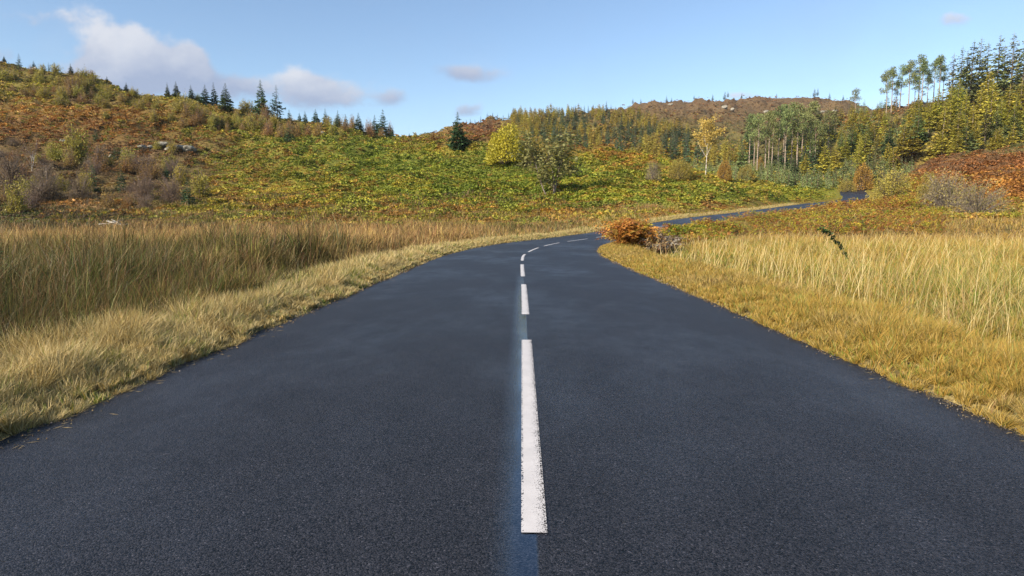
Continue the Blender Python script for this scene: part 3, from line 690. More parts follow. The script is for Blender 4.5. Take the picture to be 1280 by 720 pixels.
def hillside():
    P = hill_points(190000); k = zone_pick(P); D = P[:, 1]
    d, _, _ = road_dist(P[:, 0], P[:, 1])
    Wm = zone_probs(P) @ PC; col = (PC[k] * .62 + Wm * .38) * rng.uniform(.85, 1.18, (len(P), 1)) * (.68 + .6 * vnoise(P[:, 0] / 4, P[:, 1] / 4, 79))[:, None]
    nm = np.array(PN)[k]
    fern = np.isin(nm, ['green', 'lime', 'yellow', 'gold', 'orange', 'rust']); heath = np.isin(nm, ['heather', 'brown', 'dkgreen', 'grey']); gr = ~fern & ~heath
    lowd = sstep(4.2, 9, np.abs(d)) * .65 + .35
    size = np.clip(D * .0038, .45, 1.6) * rng.uniform(.6, 1.3, len(P)) * lowd * (.4 + 1.2 * fbm(P[:, 0] / 3.2, P[:, 1] / 3.2, 66))
    V, Fc, C = clump_mesh(P[fern], size[fern] * .98, col[fern], 15, up=.55, wid=.55, droop=.4)
    tag(mesh_obj('bracken', V, Fc, M_BRACKEN, C), 'green, yellow and rust bracken covering the hillsides', kind='stuff')
    V, Fc, C = clump_mesh(P[heath], size[heath] * .9, col[heath], 12, up=.8, wid=.3)
    tag(mesh_obj('heather', V, Fc, M_BRACKEN, C), 'dark brown heather patches on the slopes', kind='stuff')
    V, Fc, C = clump_mesh(P[gr], size[gr] * .85, col[gr], 12, up=1.0, wid=.12, droop=.3)
    tag(mesh_obj('moor_grass', V, Fc, M_GRASS, C), 'tan and olive moor grass between the bracken', kind='stuff')
hillside()

# ------------------------------------------------------------------ trees: prototypes (mesh data), then things that share them
def tube(pts, rad, sides=6):
    """tapered tube through pts; returns V, F"""
    pts = np.asarray(pts, float); n = len(pts); tn = np.gradient(pts, axis=0); tn /= np.linalg.norm(tn, axis=1, keepdims=True) + 1e-9
    ref = np.array([.3, .2, 1.0]) if abs(tn[:, 2]).mean() < .8 else np.array([1.0, .1, 0]); a = np.cross(tn, ref); a /= np.linalg.norm(a, axis=1, keepdims=True) + 1e-9; b = np.cross(tn, a)
    th = np.linspace(0, 2 * np.pi, sides, endpoint=False)
    V = pts[:, None] + (a[:, None] * np.cos(th)[None, :, None] + b[:, None] * np.sin(th)[None, :, None]) * np.asarray(rad)[:, None, None]
    i = np.arange(n - 1)[:, None] * sides; j = np.arange(sides)[None]; j2 = (j + 1) % sides
    Fq = np.stack([i + j, i + j2, i + sides + j2, i + sides + j], -1).reshape(-1, 4)
    return V.reshape(-1, 3), Fq
class Acc:
    def __init__(s): s.V = []; s.Q = []; s.T = []; s.C = []; s.n = 0
    def add(s, V, Q=None, T=None, C=None):
        s.V.append(V)
        if Q is not None: s.Q.append(Q + s.n)
        if T is not None: s.T.append(T + s.n)
        s.C.append(np.broadcast_to(C if C is not None else np.array([.15, .11, .08]), V.shape)); s.n += len(V)
    def get(s):
        return (np.concatenate(s.V), [np.concatenate(x) for x in (s.Q, s.T) if x], np.concatenate(s.C))
    def tube(s, pts, rad, sides=5, C=None):
        V, Q = tube(pts, rad, sides); s.add(V, Q=Q, C=C)
def kite(base, d, side, L_, W_):
    """kites from base along d; all (m,3)"""
    m = len(base); mid = base + d * (L_ * .45)[:, None]; tip = base + d * L_[:, None]
    V = np.stack([base, mid + side * (W_ * .5)[:, None], tip, mid - side * (W_ * .5)[:, None]], 1).reshape(-1, 3)
    Q = (np.arange(m) * 4)[:, None] + np.array([[0, 1, 2, 3]]); return V, Q

def conifer(seed, h, r, bare=.04, whorls=22, nb=(5, 8), sprays=6, c1=(.03, .06, .02), c2=(.07, .11, .04), droop=.25, sparse=0.0, taper=.85, wfac=.30, irr=.25, tips=None):
    g = np.random.default_rng(seed); tr = Acc(); cr = Acc(); c1 = np.array(c1); c2 = np.array(c2)
    lean = g.normal(0, .012, 2); k = np.linspace(0, 1, 7)
    pts = np.stack([lean[0] * h * k ** 1.5, lean[1] * h * k ** 1.5, h * k], 1); R0 = .012 * h + .02
    tr.tube(np.vstack([[0, 0, -.5], pts]), np.r_[R0 * 1.15, R0 * (1 - k * .93)], 7)
    zs = bare * h + (h * .985 - bare * h) * np.linspace(0, 1, whorls) ** .92
    for i, z in enumerate(zs):
        f = (z - bare * h) / (h - bare * h); rr = r * ((1 - f) ** taper) * (.35 + .65 * min(1, f * 5 + .35)) + .03 * r
        n = g.integers(nb[0], nb[1] + 1); a0 = g.uniform(0, 6.28)
        for j in range(n):
            if g.random() < sparse: continue
            a = a0 + j * 6.283 / n + g.normal(0, .22); Lb = rr * g.uniform(1 - irr * 1.3, 1 + irr); up = g.normal(.25 * f + .02, .08)
            zz = z + g.normal(0, .25) * h / whorls
            t = np.linspace(0, 1, 4); x = Lb * t; zt = zz + Lb * (up * t - droop * t * (1 - .55 * t) * (1 - .5 * f) * 1.6)
            cxy = np.array([lean[0], lean[1]]) * h * (z / h) ** 1.5
            P = np.stack([cxy[0] + np.cos(a) * x, cxy[1] + np.sin(a) * x, zt], 1)
            tr_r = max(.006 * Lb + .004, .01)
            if Lb > .35 * r: cr.tube(P[:3], [tr_r * 1.6, tr_r, tr_r * .5], 3, C=np.array([.10, .08, .06]))
            # side sprays with the branch tip
            ns = max(3, int(sprays * (.4 + .6 * Lb / r))); tt = np.r_[g.uniform(.12, .95, ns * 2), [.62, .8]]
            b = np.stack([np.interp(tt, t, P[:, c]) for c in range(3)], 1)
            sg = np.r_[np.repeat([-1, 1], ns), 0, 0]; aa = a + sg * g.uniform(.55, 1.15, len(tt)); ll = Lb * np.r_[(.22 + .34 * (1 - tt[:-2])) * g.uniform(.7, 1.3, 2 * ns), .42, .32]
            ll = np.maximum(ll, .05 * r)
            el = g.normal(-.22 * (1 - f), .22, len(tt)) + up * .5
            d = np.stack([np.cos(aa) * np.cos(el), np.sin(aa) * np.cos(el), np.sin(el)], 1)
            rl = g.normal(0, .55, len(tt)); sd = np.stack([-np.sin(aa) * np.cos(rl), np.cos(aa) * np.cos(rl), np.sin(rl)], 1)
            V, Q = kite(b, d, sd, ll, ll * wfac * g.uniform(.8, 1.5, len(tt)))
            m = g.random((len(tt), 1)); C = c1 * (1 - m) + c2 * m
            if tips is not None: C = np.where(g.random((len(tt), 1)) < .25, np.array(tips), C)
            cr.add(V, Q=Q, C=np.repeat(C, 4, 0))
    # leader
    cr.tube([[lean[0] * h, lean[1] * h, h * .95], [lean[0] * h, lean[1] * h, h * 1.03]], [.02 * r + .01, .004], 3, C=c2)
    return tr, cr
def puff(acc, g, c, rad, n, ll, c1, c2, flat=.55, wf=.3):
    u = g.normal(0, 1, (n, 3)); u /= np.linalg.norm(u, axis=1, keepdims=True) + 1e-9; rr = g.uniform(.25, 1, n) ** .6
    b = np.array(c) + u * (rr * rad)[:, None] * np.array([1, 1, flat]); d = u * .6 + g.normal(0, .6, (n, 3)) + np.array([0, 0, .25]); d /= np.linalg.norm(d, axis=1, keepdims=True)
    sd = np.cross(d, g.normal(0, 1, (n, 3))); sd /= np.linalg.norm(sd, axis=1, keepdims=True) + 1e-9
    L_ = ll * g.uniform(.6, 1.4, n); V, Q = kite(b, d, sd, L_, L_ * wf); m = g.random((n, 1)); C = np.array(c1) * (1 - m) + np.array(c2) * m
    acc.add(V, Q=Q, C=np.repeat(C, 4, 0))
def pine(seed, h, r, bare=.58, clumps=20, per=52, c1=(.075, .105, .04), c2=(.20, .225, .08)):
    g = np.random.default_rng(seed); tr = Acc(); cr = Acc(); k = np.linspace(0, 1, 8); lean = g.normal(0, .03, 2)
    wob = np.cumsum(g.normal(0, .006 * h, (8, 2)), 0) * k[:, None]
    pts = np.stack([lean[0] * h * k + wob[:, 0], lean[1] * h * k + wob[:, 1], h * k * .96], 1); R0 = .011 * h + .03
    tr.tube(np.vstack([[0, 0, -.6], pts]), np.r_[R0 * 1.2, R0 * (1 - .85 * k)], 7)
    for i in range(clumps):
        f = g.random() ** .8; z = h * (bare + (1 - bare) * f); rr = r * (1 - .75 * f ** 1.6) * g.uniform(.35, 1.05); a = g.uniform(0, 6.28)
        c0 = np.array([np.interp(z * .97 - rr * .25, pts[:, 2], pts[:, q]) for q in range(3)]); c = np.array([c0[0] + math.cos(a) * rr, c0[1] + math.sin(a) * rr, z + g.normal(0, .02 * h)])
        m = (c0 + c) / 2 + np.array([0, 0, -.12 * rr]); cr.tube([c0, m, c], [.016 * h * .3, .012 * h * .25, .01], 4, C=np.array([.20, .13, .09]))
        puff(cr, g, c, r * g.uniform(.28, .48), per, .2 * r, c1, c2)
    puff(cr, g, pts[-1] + [0, 0, .01 * h], r * .36, per, .2 * r, c1, c2, .8)
    for i in range(5):      # dead stubs on the bare bole
        z = h * g.uniform(.25, bare); a = g.uniform(0, 6.28); c0 = np.array([np.interp(z, pts[:, 2], pts[:, q]) for q in range(3)]); l_ = r * g.uniform(.2, .5)
        cr.tube([c0, c0 + np.array([math.cos(a) * l_, math.sin(a) * l_, .05 * l_])], [.02, .008], 3, C=np.array([.22, .17, .14]))
    return tr, cr
def broad(seed, h, spread, stems=1, leaves=2500, leaf=.12, c1=(.2, .2, .03), c2=(.4, .33, .04), bare=.25, twig=(.12, .09, .075), density=1.0, dome=.5, levels=3, stemr=.012, upw=.55):
    """stems divide into limbs and twigs, leaves sit along the twigs"""
    g = np.random.default_rng(seed); tr = Acc(); cr = Acc(); tips = []; twig = np.array(twig)
    def grow(p, d, L_, rad, lv):
        k = np.linspace(0, 1, 4); bend = g.normal(0, .16, 3) + np.array([0, 0, .10]); pts = p + d * (L_ * k)[:, None] + bend * (L_ * k ** 2)[:, None] * .6
        tgt = tr if lv >= levels - (1 if stems < 3 else 0) else cr
        tgt.tube(pts, rad * (1 - .55 * k), 5 if lv > 1 else 3, C=twig * g.uniform(.8, 1.25))
        de = pts[-1] - pts[-2]; de /= np.linalg.norm(de)
        if lv == 0: tips.append(pts); return
        for q in range(g.integers(3, 6) if lv > 1 else g.integers(3, 5)):
            t = g.uniform(.35 if lv < levels else bare * 1.2, 1); b = np.array([np.interp(t, k, pts[:, c]) for c in range(3)])
            rnd = g.normal(0, 1, 3); rnd -= rnd.dot(de) * de; rnd /= np.linalg.norm(rnd); ang = g.uniform(.35, .95); nd_ = de * math.cos(ang) + rnd * math.sin(ang); nd_[2] += upw * .35; nd_ /= np.linalg.norm(nd_)
            grow(b, nd_, L_ * g.uniform(.45, .68), rad * .5, lv - 1)
        grow(pts[-1], de, L_ * .5, rad * .42, lv - 1)
    for s_ in range(stems):
        a = g.uniform(0, 6.28); tilt = 0.06 if stems == 1 else g.uniform(.05, dome); d = np.array([math.cos(a) * math.sin(tilt), math.sin(a) * math.sin(tilt), math.cos(tilt)])
        grow(np.array([math.cos(a) * .02 * h * (stems > 1), math.sin(a) * .02 * h * (stems > 1), -.2]), d, h * (.55 if stems == 1 else g.uniform(.38, .58)), stemr * h * (1 if stems == 1 else .55), levels)
    tips = np.array(tips); nt_ = len(tips); n = int(leaves * density)
    i = g.integers(0, nt_, n); t = g.random(n) * 3; k0 = np.minimum(t.astype(int), 2); fr = (t - k0)[:, None]
    b = tips[i, k0] * (1 - fr) + tips[i, k0 + 1] * fr + g.normal(0, leaf * .9, (n, 3))
    # fit the crown to the wanted size
    d = g.normal(0, 1, (n, 3)); d /= np.linalg.norm(d, axis=1, keepdims=True); sd = np.cross(d, g.normal(0, 1, (n, 3))); sd /= np.linalg.norm(sd, axis=1, keepdims=True) + 1e-9
    ll = leaf * g.uniform(.6, 1.5, n); V, Q = kite(b, d, sd, ll, ll * .75); m = g.random((n, 1)); cl = fbm(b[:, 0] / (h * .2), b[:, 2] / (h * .2), seed)[:, None]
    m = np.clip(m * .6 + cl * .8 - .2, 0, 1); cr.add(V, Q=Q, C=np.repeat(np.array(c1) * (1 - m) + np.array(c2) * m, 4, 0))
    top = max(v[:, 2].max() for v in cr.V); wx = np.percentile(np.hypot(b[:, 0], b[:, 1]), 93)
    for A in (tr, cr):
        for v in A.V: v[:, 2] *= h / top; v[:, :2] *= spread / max(wx, 1e-3)
    return tr, cr

def dome(seed, h, r, leaves, leaf, c1, c2, twig, stems=60, low=.05, shell=.55, lump=.25):
    """rounded bush: many thin stems fan out from the root to a lumpy dome, leaves fill its outer part down to the ground"""
    g = np.random.default_rng(seed); tr = Acc(); cr = Acc(); twig = np.array(twig)
    def radius(d): return 1 + lump * (2 * fbm(d[:, 0] * 2.2 + d[:, 2] * 1.3 + seed, d[:, 1] * 2.2 - d[:, 2] * 1.7, seed, 3) - 1)
    def sph(n):
        a = g.uniform(0, 6.283, n); z = g.uniform(low, 1, n); q = np.sqrt(1 - z * z); return np.stack([np.cos(a) * q, np.sin(a) * q, z], 1)
    D = sph(stems); Rr = radius(D)
    for d, q in zip(D, Rr):
        e = d * q * np.array([r, r, h]) * g.uniform(.8, 1.08); m1 = e * np.array([.25, .25, .42]); m2 = e * np.array([.62, .62, .78])
        (tr if g.random() < .25 else cr).tube([[e[0] * .03, e[1] * .03, -.2], m1, m2, e], np.array([.011, .008, .005, .002]) * h, 3, C=twig * g.uniform(.7, 1.3))
        for _ in range(5):
            t = g.uniform(.3, .9); b = m1 * (1 - t) + e * t; f = b + g.normal(0, .13, 3) * np.array([r, r, h]) + [0, 0, .08 * h]
            cr.tube([b, (b + f) / 2 + g.normal(0, .02, 3) * h, f], np.array([.004, .003, .0015]) * h, 3, C=twig * g.uniform(.7, 1.3))
    d = sph(leaves); q = radius(d) * g.uniform(shell, 1.04, leaves) ** .7; keep = vnoise(d[:, 0] * 4 + seed, (d[:, 1] + d[:, 2]) * 4, seed) > .22; d = d[keep]; q = q[keep]; n = len(d)
    b = d * q[:, None] * np.array([r, r, h]); dd = g.normal(0, 1, (n, 3)) + d; dd /= np.linalg.norm(dd, axis=1, keepdims=True); sd = np.cross(dd, g.normal(0, 1, (n, 3))); sd /= np.linalg.norm(sd, axis=1, keepdims=True) + 1e-9
    ll = leaf * g.uniform(.6, 1.5, n); V, Q = kite(b, dd, sd, ll, ll * .6); m = np.clip(g.random((n, 1)) * .6 + fbm(b[:, 0] / (h * .3), b[:, 2] / (h * .3), seed)[:, None] * .8 - .2, 0, 1)
    cr.add(V, Q=Q, C=np.repeat(np.array(c1) * (1 - m) + np.array(c2) * m, 4, 0)); return tr, cr
PROTO = {}
def make_proto(kind, pair, bark, leafm, joined=False):
    """store prototype meshes; joined: one mesh with bark and leaf materials for trees a few pixels high"""
    tr, cr = pair; Vt, Ft, Ct = tr.get(); Vc, Fc_, Cc = cr.get()
    def me(name, V, Fs, C, mats, mi=None):
        o = mesh_obj(name, V, Fs, mats, C, mat_idx=mi); m = o.data; bpy.data.objects.remove(o); return m
    if joined:
        Fs = []
        kinds = {}
        for f in Ft: kinds.setdefault(f.shape[1], []).append((f, 0))
        for f in Fc_: kinds.setdefault(f.shape[1], []).append((f + len(Vt), 1))
        mi = []
        for kk, lst in kinds.items():
            Fs.append(np.concatenate([f for f, _ in lst])); mi.append(np.concatenate([np.full(len(f), q) for f, q in lst]))
        data = me(kind, np.concatenate([Vt, Vc]), Fs, np.concatenate([Ct, Cc]), [bark, leafm], np.concatenate(mi)); PROTO.setdefault(kind, []).append((data,))
    else:
        PROTO.setdefault(kind, []).append((me('trunk', Vt, Ft, Ct, [bark]), me('crown', Vc, Fc_, Cc, [leafm])))
def place(kind, name, P, H, label, cat, group=None, pick=None, width=1.0, rz=None, two=True):
    """a tree thing: Empty > trunk, crown; or one mesh when far away"""
    lst = PROTO[kind]; pr = lst[(pick if pick is not None else int(rng.integers(0, len(lst)))) % len(lst)]
    s = H / 10.0
    if len(pr) == 1:
        r = bpy.data.objects.new(name, pr[0]); COL.objects.link(r)
    else:
        r = bpy.data.objects.new(name, None); COL.objects.link(r)
        for nm, d in zip(('trunk', 'crown'), pr):
            c = bpy.data.objects.new(nm, d); COL.objects.link(c); c.parent = r
    r.location = P; r.scale = (s * width, s * width, s); r.rotation_euler = (0, 0, rng.uniform(0, 6.28) if rz is None else rz)
    tag(r, label, cat, group); return r
# all prototypes are 10 m tall
SPG = dict(c1=(.04, .075, .036), c2=(.095, .145, .06))
for q in range(5): make_proto('spruce', conifer(100 + q, 10, 2.5 + .3 * (q % 3), bare=.02, whorls=26, sprays=8, **SPG, irr=.28, sparse=.02, wfac=.44, taper=.95), M_BARK, M_NEEDLE)
for q in range(2): make_proto('thin_spruce', conifer(120 + q, 10, 2.0, bare=.10, whorls=22, sprays=6, **SPG, irr=.45, sparse=.28, wfac=.4, droop=.32), M_BARK, M_NEEDLE)
for q in range(4): make_proto('far_spruce', conifer(140 + q, 10, 1.9, bare=0, whorls=17, nb=(5, 7), sprays=4, c1=(.055, .095, .055), c2=(.12, .175, .085), wfac=.7, irr=.3), M_BARK, M_NEEDLE, True)
for q in range(4): make_proto('tall_spruce', conifer(160 + q, 10, 1.25, bare=.25, whorls=38, sprays=5, c1=(.085, .10, .045), c2=(.24, .235, .08), irr=.55, sparse=.24, droop=.35, wfac=.40, taper=.55), M_BARK, M_NEEDLE)
for q in range(4): make_proto('larch', conifer(180 + q, 10, 2.2, bare=.14, whorls=32, sprays=7, c1=(.25, .26, .045), c2=(.50, .42, .07), irr=.45, sparse=.12, droop=.16, wfac=.42, taper=.7), M_PINEBARK, M_LEAF)
for q in range(4): make_proto('far_larch', conifer(200 + q, 10, 2.6, bare=0, whorls=16, nb=(5, 7), sprays=4, c1=(.30, .26, .05), c2=(.50, .40, .09), irr=.4, wfac=.75, taper=.55), M_BARK, M_LEAF, True)
for q in range(5): make_proto('pine', pine(220 + q, 10, 1.55, bare=.40 + .05 * q, clumps=28), M_PINEBARK, M_NEEDLE)
for q in range(2): make_proto('lone_pine', pine(240 + q, 10, 2.6, bare=.5, clumps=16, per=60), M_PINEBARK, M_NEEDLE)
for q in range(3): make_proto('young_spruce', conifer(260 + q, 10, 3.4, bare=0, whorls=16, sprays=6, c1=(.03, .065, .03), c2=(.09, .15, .07), wfac=.34), M_BARK, M_NEEDLE)
for q in range(3): make_proto('mid_spruce', conifer(280 + q, 10, 2.4, bare=.03, whorls=24, sprays=6, c1=(.10, .145, .05), c2=(.22, .26, .09), irr=.4, wfac=.44), M_BARK, M_NEEDLE)
for q in range(3): make_proto('pale_spruce', conifer(270 + q, 10, 2.6, bare=0, whorls=14, nb=(5, 7), sprays=4, c1=(.12, .17, .065), c2=(.28, .34, .14), wfac=.42), M_BARK, M_NEEDLE, True)
for q in range(3): make_proto('birch', broad(300 + q, 10, 2.6, 1, 2600, .26, (.17, .17, .025), (.42, .33, .035), bare=.3, twig=(.20, .16, .15), upw=.8), M_BIRCHBARK, M_LEAF)
for q in range(2): make_proto('bare_birch', broad(310 + q, 10, 2.9, 2, 900, .16, (.17, .10, .06), (.30, .24, .08), bare=.3, twig=(.20, .12, .11), upw=.8, dome=.15), M_BIRCHBARK, M_LEAF)
for q in range(3): make_proto('scrub_birch', dome(320 + q, 9.4, 3.8, 2600, .55, (.19, .19, .04), (.44, .36, .07), (.22, .17, .15), stems=60, shell=.2, lump=1.0), M_TWIG, M_LEAF)
for q in range(2): make_proto('rusty_birch', dome(330 + q, 9.4, 4.2, 2200, .5, (.22, .14, .05), (.38, .24, .07), (.22, .15, .13), stems=60, shell=.2, lump=1.0), M_TWIG, M_LEAF)
for q in range(3): make_proto('bare_scrub', dome(340 + q, 9.4, 5.0, 1300, .32, (.20, .14, .08), (.30, .22, .13), (.20, .15, .115), stems=120, shell=.2, lump=.9), M_TWIG, M_LEAF)
make_proto('golden_birch', broad(350, 10, 2.5, 1, 2400, .20, (.38, .27, .07), (.56, .42, .11), bare=.35, twig=(.36, .27, .2), upw=1.3, stemr=.005), M_BIRCHBARK, M_LEAF_ONE)
make_proto('yellow_willow', dome(360, 9.4, 5.2, 9000, .42, (.30, .28, .035), (.52, .45, .05), (.2, .17, .07)), M_TWIG, M_LEAF_ONE)
make_proto('yellow_willow', dome(366, 9.4, 6.6, 9000, .42, (.30, .29, .035), (.55, .47, .05), (.2, .17, .07)), M_TWIG, M_LEAF_ONE)
make_proto('moss_willow', dome(367, 9.4, 6.2, 6500, .36, (.24, .22, .05), (.46, .38, .08), (.21, .17, .10), stems=110, shell=.35, lump=.5), M_TWIG, M_LEAF_ONE)
make_proto('olive_willow', dome(361, 9.4, 6.2, 4500, .42, (.17, .15, .04), (.38, .29, .06), (.19, .15, .09)), M_TWIG, M_LEAF_ONE)
make_proto('hawthorn', broad(362, 10, 7.0, 3, 2600, .24, (.10, .115, .04), (.28, .26, .09), bare=.1, twig=(.10, .085, .06), dome=.45), M_TWIG, M_LEAF_ONE)
for q in range(2): make_proto('grey_willow', dome(363 + q, 9.4, 6.5, 1500, .35, (.20, .17, .07), (.36, .30, .11), (.24, .20, .15), stems=110, shell=.4), M_TWIG, M_LEAF_ONE)
make_proto('rust_shrub', dome(365, 9.4, 5.0, 5000, .45, (.22, .12, .035), (.44, .28, .05), (.18, .12, .09)), M_TWIG, M_LEAF_ONE)

def ground_at(u, v, dmin=20, dmax=1200):
    """walk the sight line of a photograph pixel until it meets the terrain"""
    d = ray(u, v); Y = np.exp(np.linspace(math.log(dmin), math.log(dmax), 1500)); X = Y * d[0] / d[1]; Z = CAMH + Y * d[2] / d[1]; H = height(X, Y)
    hit = np.where(H >= Z)[0]
    j = hit[0] if len(hit) else int(np.argmin(Z - H))
    return np.array([X[j], Y[j], H[j]])
def at_depth(u, Y, v=200):
    d = ray(u, v); X = Y * d[0] / d[1]; return np.array([X, Y, float(height(np.array([X]), np.array([Y]))[0])])
def tall_from(P, vtop):
    """height that brings a tree standing at P up to photograph row vtop"""
    u, v = project(P[None]); d = ray(u[0], vtop); return CAMH + d[2] / d[1] * P[1] - P[2]
def crest(u, y0, y1):
    """the skyline point of the column u between two depths"""
    Y = np.linspace(y0, y1, 120); d = ray(u, 180); X = Y * d[0] / d[1]; H = height(X, Y); k = int(np.argmax((H - CAMH) / Y)); return np.array([X[k], Y[k], H[k]])

# --- skyline conifers of the left hill: (u, row of the tip, prototype, width, label)
SKY = [
 (3, 62, 'spruce', 1.1, 'dark spruce at the left end of the hill skyline'), (19, 69, 'spruce', .9, 'low dark spruce second from the left end of the skyline'),
 (37, 67, 'thin_spruce', 1.1, 'narrow spruce beside the topmost rocks of the left hill'), (55, 76, 'spruce', 1.2, 'small squat spruce right of the narrow one near the top rocks'),
 (73, 78, 'thin_spruce', 1.0, 'brownish thin spruce on the upper left skyline'), (100, 79, 'spruce', 1.1, 'lone small spruce against the big cloud'),
 (126, 88, 'spruce', 1.3, 'stubby spruce against the big cloud right of the lone one'), (143, 95, 'spruce', 1.2, 'very small spruce half way down the cloud lit skyline'),
 (166, 103, 'spruce', 1.2, 'tiny spruce low on the heather skyline under the cloud'),
 (217, 103, 'spruce', .8, 'leftmost dark spruce of the clump under the cloud edge'), (228, 102, 'spruce', .9, 'tall dark spruce second in the clump under the cloud edge'),
 (246, 106, 'spruce', 1.1, 'broad dark spruce standing apart in the middle of the clump'), (263, 106, 'spruce', 1.2, 'wide double looking spruce right of the middle of the clump'),
 (274, 103, 'spruce', .9, 'slim spruce between two wider ones in the skyline clump'), (288, 104, 'spruce', 1.1, 'rightmost full spruce of the clump, pointed and dark'),
 (320, 126, 'spruce', 1.0, 'short spruce at the foot of the tallest skyline spruce'), (332, 100, 'spruce', .78, 'tallest spruce on the left skyline, full pointed cone'),
 (351, 107, 'thin_spruce', 1.2, 'gaunt sparse spruce just right of the tallest one'),
 (366, 137, 'spruce', 1.0, 'tiny spruce right of the gaunt one'), (378, 141, 'spruce', 1.0, 'very tiny spruce second right of the gaunt one'), (385, 139, 'spruce', 1.1, 'tiny pointed spruce before the gap in the skyline row'),
 (398, 136, 'spruce', 1.0, 'dark spruce at the start of the lower skyline row'), (410, 136, 'spruce', 1.1, 'full dark spruce second in the lower skyline row'),
 (425, 138, 'spruce', 1.0, 'slender dark spruce third in the lower skyline row'), (435, 143, 'spruce', 1.2, 'greyish round topped spruce in the lower skyline row'),
 (451, 141, 'spruce', 1.3, 'broad based spruce near the end of the lower skyline row'), (470, 144, 'spruce', 1.3, 'leaning spruce left of the tall pair at the row end'),
 (480, 137, 'spruce', 1.1, 'tallest spruce at the end of the lower skyline row'), (492, 159, 'spruce', 1.0, 'small last spruce where the left hill meets the sky gap'),
 (513, 166, 'spruce', 1.0, 'tiny lone spruce in the dip of the skyline')]
for (u, vt, pr, wd, lab) in SKY:
    P = crest(u, 150, 262); P[1] -= 2 if P[1] > 152 else 0; P[2] = float(height(P[:1], P[1:2])[0]); H = tall_from(P, vt)
    if pr == 'spruce' and u > 200 and u < 340: H = H
    place(pr, 'spruce_tree', P - [0, 0, .2], max(H, 1.6) + .2, lab, 'spruce tree', 'conifers along the left skyline', width=wd)

